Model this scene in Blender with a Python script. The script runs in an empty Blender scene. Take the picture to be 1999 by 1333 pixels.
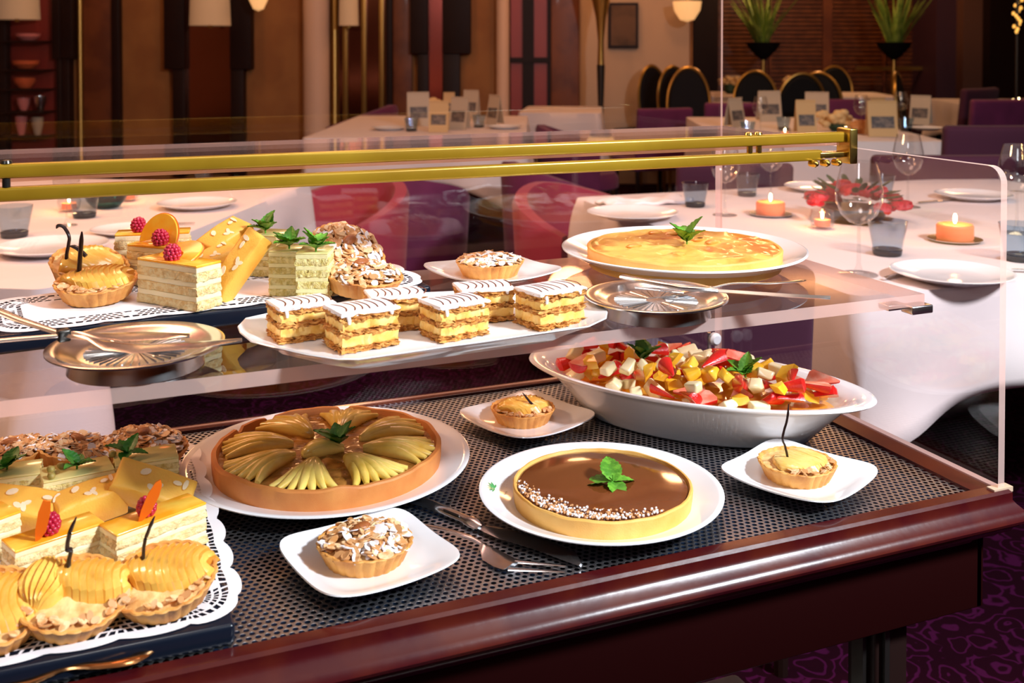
import bpy, bmesh, math, random
from mathutils import Vector, Matrix, noise
sc = bpy.context.scene
C = sc.collection
PI = math.pi
R = math.radians
sin, cos = math.sin, math.cos

# ------------------------------------------------------------------ camera
F = 2051.0; PITCH = R(1.2); YAW = R(-22.5); CZ = 1.25
PPX = 999.5; PPY = 92 + F*math.tan(PITCH)
cam = bpy.data.cameras.new('camera'); cam_o = bpy.data.objects.new('camera', cam); C.objects.link(cam_o)
cam.sensor_width = 36; cam.lens = 36*F/1999.0
cam.shift_y = -(666.5-PPY)/1999.0
cam.clip_start = .05; cam.clip_end = 60
cam.dof.use_dof = True; cam.dof.focus_distance = 1.33; cam.dof.aperture_fstop = 8.0
cam_o.location = (0, 0, CZ); cam_o.rotation_euler = (PI/2-PITCH, 0, YAW)
sc.camera = cam_o
FWD = Vector((-sin(YAW)*cos(PITCH), cos(YAW)*cos(PITCH), -sin(PITCH)))
RGT = Vector((cos(YAW), sin(YAW), 0)); UP = RGT.cross(FWD); CAM = Vector((0, 0, CZ))
FL = Vector((-sin(YAW), cos(YAW), 0))          # level forward
def ray(px, py): return FWD + RGT*((px-PPX)/F) - UP*((py-PPY)/F)
def atz(px, py, z):
    d = ray(px, py); return CAM + d*((z-CZ)/d.z)
def bg(px, Z, z=0):                            # a place at depth Z, height z
    p = RGT*((px-PPX)/F*Z) + FL*Z; p.z = z; return p
def zat(py, Z): return CZ - (py-92)/F*Z
def vw(X, Z, z=0):
    p = RGT*X + FL*Z; p.z = z; return p

# ------------------------------------------------------------------ world, exposure, lights
sc.view_settings.view_transform = 'Standard'; sc.view_settings.look = 'None'
sc.view_settings.gamma = 1; sc.view_settings.use_curve_mapping = False
sc.view_settings.exposure = 0.0
w = bpy.data.worlds.new('world'); sc.world = w; w.use_nodes = True
w.node_tree.nodes['Background'].inputs[0].default_value = (1, .72, .5, 1)
w.node_tree.nodes['Background'].inputs[1].default_value = .05
try:
    sc.cycles.transparent_max_bounces = 40
    sc.cycles.max_bounces = 10
    sc.cycles.caustics_reflective = False; sc.cycles.caustics_refractive = False
    sc.cycles.sample_clamp_indirect = 4
except Exception: pass
def area(name, loc, target, size, power, col, sy=None):
    l = bpy.data.lights.new(name, 'AREA'); l.energy = power; l.color = col; l.size = size
    if sy: l.shape = 'RECTANGLE'; l.size_y = sy
    o = bpy.data.objects.new(name, l); C.objects.link(o); o.location = loc
    o.rotation_euler = (Vector(target)-Vector(loc)).to_track_quat('-Z', 'Y').to_euler(); return o
def spot(name, loc, target, power, col, ang=60, r=.08):
    l = bpy.data.lights.new(name, 'SPOT'); l.energy = power; l.color = col; l.spot_size = R(ang); l.spot_blend = .6; l.shadow_soft_size = r
    o = bpy.data.objects.new(name, l); C.objects.link(o); o.location = loc
    o.rotation_euler = (Vector(target)-Vector(loc)).to_track_quat('-Z', 'Y').to_euler(); return o
def point(name, loc, power, col, r=.1):
    l = bpy.data.lights.new(name, 'POINT'); l.energy = power; l.color = col; l.shadow_soft_size = r
    o = bpy.data.objects.new(name, l); C.objects.link(o); o.location = loc; return o
area('key_light', (2.1, -.8, 2.7), (.55, 1.15, .75), .34, 188, (.86, .93, 1))
area('front_fill_light', (-1.3, -1.2, 2.5), (.3, 1.2, .75), .7, 17, (.92, .95, 1))
area('overhead_fill_light', (.4, 1.0, 3.15), (.4, 1.0, 0), .7, 16, (1, .95, .9))  # unseen overhead area light, added for pale highlights in the silver
area('warm_back_light', (-1.9, 2.6, 2.5), (.5, 1.2, .8), .5, 55, (1, .6, .32))
area('near_fill_light', (1.2, 2.8, 3.05), (1.2, 2.8, 0), 1.0, 23, (1, .66, .5))  # unseen area light added to brighten the nearby tablecloths
area('left_fill_light', tuple(vw(-1.6, 3.2, 3.05)), tuple(vw(-1.6, 3.2, 0)), .9, 36, (1, .5, .25))  # added warm fill above the left table, no fixture in view
for i, (X, Z, p) in enumerate([(-3.2, 8.2, 16), (-1.2, 7.4, 22), (1.5, 7.0, 30), (3.6, 7.6, 20), (.5, 9.0, 18), (3.4, 11.8, 60)]):
    point('room_fill_light', tuple(vw(X, Z, 2.7)), p*1.15, (1, .53, .23), .2)  # unseen point lights put in to warm the background

# ------------------------------------------------------------------ materials
_m = {}
def mat(name, col, rough=.5, metal=0., col2=None, ns=20., nd=.5, bump=None, sss=0., coat=0., spec=.5, emit=None, es=0., mode='noise', thr=(.4, .6), sheen=0.):
    if name in _m: return _m[name]
    m = bpy.data.materials.new(name); m.use_nodes = True; nt = m.node_tree; N = nt.nodes; L = nt.links
    b = N['Principled BSDF']
    b.inputs['Base Color'].default_value = (*col, 1); b.inputs['Roughness'].default_value = rough
    b.inputs['Metallic'].default_value = metal; b.inputs['Specular IOR Level'].default_value = spec
    b.inputs['Coat Weight'].default_value = coat; b.inputs['Coat Roughness'].default_value = .06
    if sheen: b.inputs['Sheen Weight'].default_value = sheen
    if sss:
        b.inputs['Subsurface Weight'].default_value = sss; b.inputs['Subsurface Scale'].default_value = .004
        b.inputs['Subsurface Radius'].default_value = (1, .6, .3)
    if emit: b.inputs['Emission Color'].default_value = (*emit, 1); b.inputs['Emission Strength'].default_value = es
    tc = N.new('ShaderNodeTexCoord')
    if col2 is not None:
        if mode == 'wave':
            t = N.new('ShaderNodeTexWave'); t.inputs['Scale'].default_value = ns; t.inputs['Distortion'].default_value = 3; t.inputs['Detail'].default_value = 3
            fac = t.outputs['Fac']
        elif mode == 'vor':
            t = N.new('ShaderNodeTexVoronoi'); t.inputs['Scale'].default_value = ns; fac = t.outputs['Distance']
        else:
            t = N.new('ShaderNodeTexNoise'); t.inputs['Scale'].default_value = ns; t.inputs['Detail'].default_value = 5; fac = t.outputs['Fac']
        L.new(tc.outputs['Object'], t.inputs['Vector'])
        r = N.new('ShaderNodeMapRange'); r.inputs['From Min'].default_value = thr[0]; r.inputs['From Max'].default_value = thr[1]
        L.new(fac, r.inputs['Value'])
        x = N.new('ShaderNodeMix'); x.data_type = 'RGBA'; x.inputs['A'].default_value = (*col, 1); x.inputs['B'].default_value = (*col2, 1)
        L.new(r.outputs['Result'], x.inputs['Factor']); L.new(x.outputs['Result'], b.inputs['Base Color'])
    if bump:
        t2 = N.new('ShaderNodeTexNoise'); t2.inputs['Scale'].default_value = bump[0]; t2.inputs['Detail'].default_value = 4
        L.new(tc.outputs['Object'], t2.inputs['Vector'])
        bp = N.new('ShaderNodeBump'); bp.inputs['Strength'].default_value = bump[1]; bp.inputs['Distance'].default_value = bump[2] if len(bump) > 2 else .002
        L.new(t2.outputs['Fac'], bp.inputs['Height']); L.new(bp.outputs['Normal'], b.inputs['Normal'])
    _m[name] = m; return m

def clear(name, tint=(1, 1, 1), base=.04, haze=0., rough=.02, hazecol=(.9, .75, .75)):
    """clear sheet: transparent, with a Schlick reflection that is the same on both faces"""
    if name in _m: return _m[name]
    m = bpy.data.materials.new(name); m.use_nodes = True; nt = m.node_tree; N = nt.nodes; L = nt.links
    N.remove(N['Principled BSDF']); out = N['Material Output']
    tr = N.new('ShaderNodeBsdfTransparent'); tr.inputs[0].default_value = (*tint, 1)
    gl = N.new('ShaderNodeBsdfGlossy'); gl.inputs['Roughness'].default_value = rough
    lw = N.new('ShaderNodeLayerWeight'); lw.inputs['Blend'].default_value = .5
    p = N.new('ShaderNodeMath'); p.operation = 'POWER'; p.inputs[1].default_value = 5; L.new(lw.outputs['Facing'], p.inputs[0])
    ma = N.new('ShaderNodeMath'); ma.operation = 'MULTIPLY_ADD'; ma.inputs[1].default_value = 1-base; ma.inputs[2].default_value = base
    L.new(p.outputs[0], ma.inputs[0])
    mx = N.new('ShaderNodeMixShader'); L.new(ma.outputs[0], mx.inputs[0]); L.new(tr.outputs[0], mx.inputs[1]); L.new(gl.outputs[0], mx.inputs[2])
    last = mx
    if haze:
        d = N.new('ShaderNodeBsdfDiffuse'); d.inputs[0].default_value = (*hazecol, 1)
        t = N.new('ShaderNodeBsdfTranslucent'); t.inputs[0].default_value = (*hazecol, 1)
        a = N.new('ShaderNodeAddShader'); L.new(d.outputs[0], a.inputs[0]); L.new(t.outputs[0], a.inputs[1])
        m2 = N.new('ShaderNodeMixShader'); m2.inputs[0].default_value = haze
        L.new(mx.outputs[0], m2.inputs[1]); L.new(a.outputs[0], m2.inputs[2]); last = m2
    L.new(last.outputs[0], out.inputs[0])
    _m[name] = m; return m

def perforated():
    m = bpy.data.materials.new('perforated_steel'); m.use_nodes = True; nt = m.node_tree; N = nt.nodes; L = nt.links
    b = N['Principled BSDF']; b.inputs['Base Color'].default_value = (.6, .6, .62, 1); b.inputs['Metallic'].default_value = 1; b.inputs['Roughness'].default_value = .36
    tc = N.new('ShaderNodeTexCoord'); P = .0085; A = P*math.sqrt(3)
    def dist(ox, oy):
        ad = N.new('ShaderNodeVectorMath'); ad.operation = 'ADD'; ad.inputs[1].default_value = (ox, oy, 0); L.new(tc.outputs['Object'], ad.inputs[0])
        dv = N.new('ShaderNodeVectorMath'); dv.operation = 'DIVIDE'; dv.inputs[1].default_value = (P, A, 1); L.new(ad.outputs[0], dv.inputs[0])
        fr = N.new('ShaderNodeVectorMath'); fr.operation = 'FRACTION'; L.new(dv.outputs[0], fr.inputs[0])
        sb = N.new('ShaderNodeVectorMath'); sb.operation = 'SUBTRACT'; sb.inputs[1].default_value = (.5, .5, 0); L.new(fr.outputs[0], sb.inputs[0])
        ml = N.new('ShaderNodeVectorMath'); ml.operation = 'MULTIPLY'; ml.inputs[1].default_value = (P, A, 0); L.new(sb.outputs[0], ml.inputs[0])
        ln = N.new('ShaderNodeVectorMath'); ln.operation = 'LENGTH'; L.new(ml.outputs[0], ln.inputs[0]); return ln.outputs['Value']
    mn = N.new('ShaderNodeMath'); mn.operation = 'MINIMUM'; L.new(dist(0, 0), mn.inputs[0]); L.new(dist(P/2, A/2), mn.inputs[1])
    lt = N.new('ShaderNodeMath'); lt.operation = 'GREATER_THAN'; lt.inputs[1].default_value = .0028; L.new(mn.outputs[0], lt.inputs[0])
    mr = N.new('ShaderNodeMapRange'); mr.inputs['From Min'].default_value = .0026; mr.inputs['From Max'].default_value = .0034; mr.interpolation_type = 'SMOOTHSTEP'; L.new(mn.outputs[0], mr.inputs['Value'])
    bp = N.new('ShaderNodeBump'); bp.inputs['Distance'].default_value = .0005; bp.inputs['Strength'].default_value = .6; L.new(mr.outputs['Result'], bp.inputs['Height']); L.new(bp.outputs[0], b.inputs['Normal'])
    L.new(lt.outputs[0], b.inputs['Alpha']); return m

white = mat('porcelain', (.9, .9, .92), .12, coat=.5)
crust = mat('pastry_crust', (.78, .38, .09), .6, col2=(.55, .2, .035), ns=45, thr=(.42, .72), bump=(500, .5, .001))
crust_brown = mat('brown_crust', (.56, .18, .035), .6, col2=(.66, .26, .06), ns=30, thr=(.35, .7), bump=(1100, .3, .0006))
crust_gold = mat('gold_crust', (.86, .5, .13), .6, col2=(.78, .36, .06), ns=25, thr=(.35, .75), bump=(600, .4, .0008))
flan = mat('flan_top', (.88, .5, .1), .35, col2=(.5, .13, .01), ns=15, thr=(.5, .66), bump=(60, .6, .003), coat=.25)
choc = mat('ganache', (.16, .045, .012), .1, coat=.6)
flakem = mat('flaked_almond', (.84, .56, .3), .5, col2=(.62, .28, .09), ns=120, thr=(.45, .6))
flaked = mat('toasted_almond', (.56, .27, .1), .5)
sugarm = mat('icing_sugar', (.93, .88, .88), .9)
nut = mat('almond_skin', (.34, .1, .025), .4, bump=(300, .4))
applem = mat('glazed_apple', (.84, .52, .1), .25, col2=(.74, .32, .03), ns=40, thr=(.45, .7), coat=.5, sss=.15)
apple_p = mat('pale_apple', (.85, .62, .2), .25, col2=(.78, .46, .08), ns=35, thr=(.4, .7), coat=.4, sss=.15)
pearm = mat('poached_pear', (.88, .66, .17), .25, col2=(.72, .45, .06), ns=28, thr=(.42, .7), coat=.35, sss=.15)
pearfill = mat('pear_tart_filling', (.42, .18, .03), .25, col2=(.2, .07, .01), ns=50, thr=(.35, .65), bump=(90, .8, .003), coat=.5)
creamfill = mat('almond_cream', (.84, .56, .24), .6, col2=(.66, .32, .09), ns=60, thr=(.4, .65), bump=(150, .8, .002))
sponge = mat('sponge', (.92, .76, .4), .9, col2=(.78, .52, .2), ns=220, thr=(.4, .65), bump=(450, 1, .002))
sponge_g = mat('pistachio_sponge', (.88, .78, .36), .9, col2=(.66, .52, .14), ns=220, thr=(.4, .65), bump=(450, 1, .002))
cream = mat('cream', (.95, .82, .5), .45, bump=(120, .4), sss=.2)
cream_g = mat('pistachio_cream', (.9, .82, .42), .45, bump=(120, .4), sss=.2)
glaze = mat('peach_glaze', (.98, .4, .015), .2, col2=(.98, .62, .08), ns=24, thr=(.4, .6), coat=.5, sss=.15)
glaze_g = mat('pistachio_glaze', (.8, .72, .28), .12, coat=.6)
fin = mat('financier', (.9, .5, .07), .5, col2=(.82, .28, .02), ns=16, thr=(.5, .72), bump=(400, .35, .001))
almond_w = mat('white_almond', (.92, .76, .5), .5)
puff = mat('puff_pastry', (.76, .38, .09), .6, col2=(.46, .16, .025), ns=160, thr=(.42, .62), bump=(300, 1, .003))
custard = mat('custard', (.93, .68, .25), .4, col2=(.82, .48, .1), ns=60, bump=(100, .6), sss=.2)
icing = mat('fondant', (.94, .9, .92), .3, coat=.3)
cocoa = mat('chocolate_line', (.14, .035, .02), .3)
mintm = mat('mint', (.06, .24, .015), .45, col2=(.14, .4, .03), ns=120, thr=(.4, .6), bump=(350, .6, .001), sss=.1)
mintd = mat('dark_mint', (.03, .2, .02), .4, col2=(.08, .3, .04), ns=120, thr=(.4, .6), bump=(350, .6, .001))
rasp = mat('raspberry', (.5, .012, .05), .3, coat=.3, sss=.15)
peachm = mat('peach', (.95, .43, .02), .18, col2=(.95, .6, .06), ns=35, thr=(.4, .65), coat=.5, sss=.3)
peachedge = mat('peach_skin', (.85, .16, .01), .25, coat=.4)
strawm = mat('strawberry', (.75, .02, .015), .22, coat=.4, bump=(450, .7, .001))
strawin = mat('strawberry_flesh', (.85, .2, .12), .3, col2=(.9, .5, .38), ns=60, thr=(.45, .7), coat=.3)
pearc = mat('pear_cube', (.92, .82, .5), .25, coat=.4, sss=.3)
mango = mat('mango', (.93, .5, .02), .2, col2=(.95, .65, .08), ns=40, coat=.4, sss=.3)
pod = mat('vanilla', (.02, .008, .008), .35)
paper = mat('doily_paper', (.9, .88, .9), .8)
blacktray = mat('black_tray', (.006, .009, .018), .22, spec=.35)
silver = mat('silver', (.84, .85, .87), .2, metal=1)
steel = mat('steel', (.7, .7, .71), .26, metal=1)
brass = mat('brass', (.62, .42, .1), .25, metal=1, bump=(40, .1))
brassbar = mat('brass_bar', (.42, .25, .015), .3, metal=.35, col2=(.34, .19, .01), ns=8, bump=(30, .1))
darkmetal = mat('dark_metal', (.05, .045, .04), .3, metal=.8)
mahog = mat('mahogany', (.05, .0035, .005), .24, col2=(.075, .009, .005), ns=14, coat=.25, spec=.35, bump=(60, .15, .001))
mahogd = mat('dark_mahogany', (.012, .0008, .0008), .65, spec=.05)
acr = clear('acrylic', (.985, .95, .955), .045)
acr_edge = clear('acrylic_edge', (.9, .72, .68), .12, haze=.34, rough=.15, hazecol=(.95, .72, .66))
glass = clear('glass', (.97, .97, .97), .06)
smoke = clear('smoke_glass', (.78, .86, .92), .06)
smoke_base = clear('smoke_glass_base', (.1, .17, .24), .1)
teal = clear('teal_glass', (.12, .35, .36), .08)
cloth_m = mat('white_cloth', (.74, .64, .63), .85, bump=(12, .12, .01))
napkin_m = mat('napkin', (.88, .8, .8), .85, bump=(25, .3, .01))
velvet = mat('purple_velvet', (.11, .008, .06), .8, sheen=.1, col2=(.14, .012, .075), ns=6)
velvet_d = mat('aubergine_fabric', (.05, .004, .024), .85, sheen=.05)
velvet_r = mat('rose_velvet', (.3, .02, .05), .8, sheen=.15)
black_m = mat('black_upholstery', (.006, .006, .008), .7, spec=.15)
goldf = mat('gold_frame', (.5, .3, .08), .3, metal=.9)
candle_m = mat('candle_wax', (.92, .24, .1), .5, sss=.5, emit=(1, .3, .1), es=.2)
flame = mat('flame', (1, .7, .3), .5, emit=(1, .72, .32), es=30)
card = mat('menu_card', (.6, .38, .17), .7)
cardw = mat('pale_card', (.52, .4, .28), .7)
pic = mat('printed_picture', (.07, .06, .06), .6, col2=(.2, .15, .12), ns=40)
red_m = mat('red_petals', (.36, .003, .015), .6)
leaf_bg = mat('plant_leaf', (.28, .42, .08), .5, col2=(.14, .26, .04), ns=10)
leaf_dk = mat('dark_leaf', (.02, .05, .015), .6)
tan = mat('tan_wall', (.36, .145, .035), .7, col2=(.3, .11, .025), ns=3)
browned = mat('brown_panel', (.2, .055, .015), .45, col2=(.13, .032, .01), ns=5, coat=.2)
darkw = mat('dark_wood', (.012, .004, .003), .5, spec=.2)
creamw = mat('cream_plaster', (.62, .42, .28), .8)
pinkcol = mat('pale_column', (.75, .5, .36), .6)
louver = mat('louvre_wood', (.2, .06, .018), .4, col2=(.13, .035, .01), ns=8)
mirror_m = mat('smoked_mirror', (.3, .12, .08), .12, metal=1)
shade_m = mat('lampshade', (.7, .5, .3), .8, emit=(1, .65, .35), es=.1)
redpan = mat('red_lacquer', (.28, .03, .02), .4)
ceil_m = mat('ceiling_paint', (.55, .45, .38), .8)

apple_edge = mat('apple_edge', (.62, .26, .03), .3, coat=.4)
pear_edge = mat('pear_edge', (.5, .3, .03), .25, coat=.5)
# ------------------------------------------------------------------ geometry helpers
class G:
    def __init__(s): s.v = []; s.f = []; s.mi = []
    def add(s, vs, fs, mi=0, M=None):
        n = len(s.v)
        s.v += [tuple(M @ Vector(p)) if M is not None else tuple(p) for p in vs]
        s.f += [tuple(i+n for i in f) for f in fs]; s.mi += [mi]*len(fs); return s
    def box(s, c, d, mi=0, M=None, bev=0):
        x, y, z = d[0]/2, d[1]/2, d[2]/2
        if bev:
            bm = bmesh.new(); bmesh.ops.create_cube(bm, size=1)
            for v in bm.verts: v.co = Vector((v.co.x*d[0]+c[0], v.co.y*d[1]+c[1], v.co.z*d[2]+c[2]))
            bmesh.ops.bevel(bm, geom=bm.edges[:], offset=bev, segments=3, affect='EDGES', profile=.5)
            bm.verts.ensure_lookup_table()
            s.add([v.co[:] for v in bm.verts], [[v.index for v in f.verts] for f in bm.faces], mi, M); bm.free(); return s
        vs = [(c[0]+a*x, c[1]+b*y, c[2]+e*z) for a in (-1, 1) for b in (-1, 1) for e in (-1, 1)]
        return s.add(vs, [(0, 1, 3, 2), (4, 6, 7, 5), (0, 4, 5, 1), (2, 3, 7, 6), (0, 2, 6, 4), (1, 5, 7, 3)], mi, M)
    def loft(s, rings, cap0=True, cap1=True, mi=0, M=None, closed=False):
        n = len(rings[0]); vs = [p for r in rings for p in r]; fs = []
        m = len(rings)
        for i in range(m if closed else m-1):
            j = (i+1) % m
            for k in range(n):
                l = (k+1) % n; fs.append((i*n+k, i*n+l, j*n+l, j*n+k))
        for on, r, rev in ((cap0, 0, 1), (cap1, m-1, 0)):
            if on and not closed:
                cx = tuple(sum(p[a] for p in rings[r])/n for a in range(3)); vs.append(cx); ci = len(vs)-1
                for k in range(n):
                    l = (k+1) % n; fs.append((ci, r*n+l, r*n+k) if rev else (ci, r*n+k, r*n+l))
        return s.add(vs, fs, mi, M)
    def lathe(s, prof, n=48, shape=None, cap0=True, cap1=True, mi=0, M=None, closed=False):
        rings = []
        for (r, z) in prof:
            ring = []
            for k in range(n):
                t = 2*PI*k/n
                if shape: q = shape(r, t, z); ring.append(q)
                else: ring.append((r*cos(t), r*sin(t), z))
            rings.append(ring)
        return s.loft(rings, cap0, cap1, mi, M, closed)
    def tube(s, pts, rad, n=8, mi=0, M=None, flat=1.0, up=None, cap=True):
        pts = [Vector(p) for p in pts]; rings = []; m = len(pts); ref = Vector(up or (0, 0, 1))
        for i, p in enumerate(pts):
            t = (pts[min(i+1, m-1)]-pts[max(i-1, 0)]).normalized()
            u = ref if abs(t.dot(ref)) < .95 else Vector((1, 0, 0))
            a = t.cross(u).normalized(); b = a.cross(t)
            r = rad[i] if isinstance(rad, (list, tuple)) else rad
            if isinstance(r, (list, tuple)): ra, rb = r
            else: ra, rb = r, r*flat
            rings.append([tuple(p+a*(ra*cos(2*PI*k/n))+b*(rb*sin(2*PI*k/n))) for k in range(n)])
        return s.loft(rings, cap, cap, mi, M)
    def blob(s, c, r, n=16, mi=0, M=None, amp=0, fq=30, sd=0):
        rings = []; h = max(6, n//2)
        for i in range(1, h):
            ph = PI*i/h; ring = []
            for k in range(n):
                t = 2*PI*k/n; d = Vector((sin(ph)*cos(t), sin(ph)*sin(t), -cos(ph)))
                q = 1+(amp*noise.noise(d*fq*.05+Vector((sd, sd, 0))) if amp else 0)
                ring.append((c[0]+r[0]*d.x*q, c[1]+r[1]*d.y*q, c[2]+r[2]*d.z*q))
            rings.append(ring)
        return s.loft(rings, True, True, mi, M)
    def grid(s, fn, nu, nv, mi=0, M=None):
        vs = [fn(i/nu, j/nv) for i in range(nu+1) for j in range(nv+1)]
        fs = [(i*(nv+1)+j, (i+1)*(nv+1)+j, (i+1)*(nv+1)+j+1, i*(nv+1)+j+1) for i in range(nu) for j in range(nv)]
        return s.add(vs, fs, mi, M)
    def prism(s, outline, z0, z1, mi=0, M=None):
        return s.loft([[(x, y, z0) for x, y in outline], [(x, y, z1) for x, y in outline]], True, True, mi, M)
    def disp(s, amp, fq, sd=0, zs=1):
        o = Vector((sd*3.1, sd*1.7, sd))
        s.v = [tuple(Vector(p)+noise.noise_vector(Vector(p)*fq+o)*amp*Vector((1, 1, zs)).length/1.732) for p in s.v]; return s
    def obj(s, name, m, parent=None, loc=None, rz=0, ang=35, kind=None, label=None):
        me = bpy.data.meshes.new(name); me.from_pydata(s.v, [], s.f)
        for x in (m if isinstance(m, (list, tuple)) else [m]): me.materials.append(x)
        me.polygons.foreach_set('material_index', s.mi)
        bm = bmesh.new(); bm.from_mesh(me); bmesh.ops.recalc_face_normals(bm, faces=bm.faces[:]); bm.to_mesh(me); bm.free()
        me.polygons.foreach_set('use_smooth', [True]*len(me.polygons))
        me.set_sharp_from_angle(angle=R(ang)); me.update()
        o = bpy.data.objects.new(name, me); C.objects.link(o)
        if parent is not None: o.parent = parent
        if loc is not None: o.location = loc
        o.rotation_euler.z = rz
        if kind: o['kind'] = kind
        if label: o['label'] = label
        return o
def tag(o, label, cat, group=None, kind=None):
    o['label'] = label; o['category'] = cat
    if group: o['group'] = group
    if kind: o['kind'] = kind
    return o
def thing(name, label, cat, loc=(0, 0, 0), rz=0, group=None):
    o = bpy.data.objects.new(name, None); C.objects.link(o); o.empty_display_size = .02
    o.location = loc; o.rotation_euler.z = rz; return tag(o, label, cat, group)
def struct(g, name, m, **k):
    o = g.obj(name, m, **k); o['kind'] = 'structure'; return o
def copy_tree(o, parent=None):
    c = o.copy(); C.objects.link(c)
    if parent is not None: c.parent = parent
    for ch in list(o.children):
        copy_tree(ch, c)
    return c
_protos = {}
def make(key, builder, label, cat, loc, rz=0, group=None, scale=1, rot=None):
    """first call builds the thing, later calls copy it"""
    if key not in _protos: o = builder(); _protos[key] = o
    else: o = copy_tree(_protos[key])
    o.location = loc; o.rotation_euler = rot if rot else (0, 0, rz); o.scale = (scale,)*3 if not isinstance(scale, tuple) else scale
    tag(o, label, cat)
    if group: o['group'] = group
    elif 'group' in o: del o['group']
    return o
def E(name):
    o = bpy.data.objects.new(name, None); C.objects.link(o); o.empty_display_size = .02; return o
def Mt(loc=(0, 0, 0), rx=0, ry=0, rz=0, s=1):
    S = Matrix.Diagonal((s, s, s, 1)) if not isinstance(s, tuple) else Matrix.Diagonal((*s, 1))
    return Matrix.Translation(loc) @ Matrix.Rotation(rz, 4, 'Z') @ Matrix.Rotation(ry, 4, 'Y') @ Matrix.Rotation(rx, 4, 'X') @ S

T = .712        # level of the perforated top
S = .929        # level of the upper acrylic shelf
TB = .752       # level of the table tops
#@@TROLLEY
# ------------------------------------------------------------------ trolley
X0, X1, Y0, Y1 = -.55, .992, .949, 1.515
tr = thing('dessert_trolley', 'dark mahogany dessert trolley with perforated steel top under an acrylic case', 'trolley')
g = G(); g.add([(X0, Y0, T), (X1, Y0, T), (X1, Y1, T), (X0, Y1, T)], [(0, 1, 2, 3)])
g.obj('perforated_top', perforated(), tr, label='perforated steel sheet')
G().box(((X0+X1)/2, (Y0+Y1)/2, T-.016), (X1-X0, Y1-Y0, .004)).obj('drip_pan', mat('blue_pan', (.01, .025, .06), .3, metal=.3), tr)
prof = [(0, T-.03), (0, T+.004), (.003, T+.005), (.018, T+.005), (.021, T+.002), (.021, T-.007), (.024, T-.011), (.031, T-.018), (.036, T-.0215), (.038, T-.026), (.036, T-.03), (.027, T-.032), (.0275, T-.036), (.022, T-.040), (.0195, T-.045), (.012, T-.047), (.009, T-.052), (.002, T-.055), (0, T-.06)]
def rail(name, side):
    g = G(); rings = []
    ext = .024   # the right-hand rail is wider
    for (o, z) in prof:
        oo = (o+ext*min(1, o/.003)) if o > 0 else 0
        rings.append((o, oo, z))
    if side == 'front': a = [[(X0-o, Y0-o, z) for o, q, z in rings], [(X1+q, Y0-o, z) for o, q, z in rings]]
    if side == 'back': a = [[(X0-o, Y1+o, z) for o, q, z in rings], [(X1+q, Y1+o, z) for o, q, z in rings]]
    if side == 'right': a = [[(X1+q, Y0-o, z) for o, q, z in rings], [(X1+q, Y1+o, z) for o, q, z in rings]]
    if side == 'left': a = [[(X0-o, Y0-o, z) for o, q, z in rings], [(X0-o, Y1+o, z) for o, q, z in rings]]
    g.loft([[p for p in r] for r in a], True, True); return g.obj(name, mahog, tr, ang=40)
for sd in ('front', 'right', 'back', 'left'): rail('moulded_rail', sd)
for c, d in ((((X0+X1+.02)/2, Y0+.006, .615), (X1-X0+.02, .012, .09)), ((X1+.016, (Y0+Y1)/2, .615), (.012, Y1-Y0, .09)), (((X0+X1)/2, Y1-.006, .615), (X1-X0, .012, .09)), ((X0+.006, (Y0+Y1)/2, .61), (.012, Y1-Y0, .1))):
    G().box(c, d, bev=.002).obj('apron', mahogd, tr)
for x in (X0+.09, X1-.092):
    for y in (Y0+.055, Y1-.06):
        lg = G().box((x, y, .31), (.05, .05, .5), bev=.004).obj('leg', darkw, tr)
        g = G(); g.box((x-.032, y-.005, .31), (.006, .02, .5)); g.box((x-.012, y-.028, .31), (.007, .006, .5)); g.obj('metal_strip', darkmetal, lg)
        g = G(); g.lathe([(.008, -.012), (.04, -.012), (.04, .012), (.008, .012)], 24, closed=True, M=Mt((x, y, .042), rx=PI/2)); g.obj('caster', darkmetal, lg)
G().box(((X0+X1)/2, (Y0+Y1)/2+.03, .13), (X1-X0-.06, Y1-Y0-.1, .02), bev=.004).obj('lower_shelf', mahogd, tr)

# ------------------------------------------------------------------ acrylic case
case = thing('acrylic_display_case', 'clear acrylic display case with brass bars standing on the mahogany trolley', 'display case')
def slab(name, lo, hi, axis, parent=case, label=None, edge_mi=True):
    """axis = the thin one; the broad faces are clear, the sawn edges catch the light"""
    vs = [(x, y, z) for x in (lo[0], hi[0]) for y in (lo[1], hi[1]) for z in (lo[2], hi[2])]
    fs = [(0, 1, 3, 2), (4, 6, 7, 5), (0, 4, 5, 1), (2, 3, 7, 6), (0, 2, 6, 4), (1, 5, 7, 3)]
    g = G()
    for i, f in enumerate(fs): g.add([vs[k] for k in f], [(0, 1, 2, 3)], 0 if i//2 == axis else 1)
    return g.obj(name, [acr, acr_edge], parent, label=label)
# side panel with a rounded top front corner
def side_panel():
    a, b, c, d, r = .936, 1.545, T+.006, 1.106, .02
    out = [(b, c), (b, d), (a+r, d)] + [(a+r-r*sin(t*PI/16), d-r+r*cos(t*PI/16)) for t in range(1, 9)] + [(a, c)]
    g = G(); n = len(out); xs = (1.022, 1.032)
    for x in xs: g.add([(x, p, q) for p, q in out], [tuple(range(n))], 0)
    for k in range(n):
        l = (k+1) % n; g.add([(xs[0], *out[k]), (xs[1], *out[k]), (xs[1], *out[l]), (xs[0], *out[l])], [(0, 1, 2, 3)], 1)
    return g.obj('side_panel', [acr, acr_edge], case)
side_panel()
slab('back_panel', (X0, 1.521, T+.006), (1.02, 1.527, 1.42), 1)
slab('shelf_panel', (X0, 1.052, S-.015), (1.017, 1.442, S), 2)
slab('top_panel', (X0, 1.205, 1.110), (1.017, 1.52, 1.116), 2)
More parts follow.
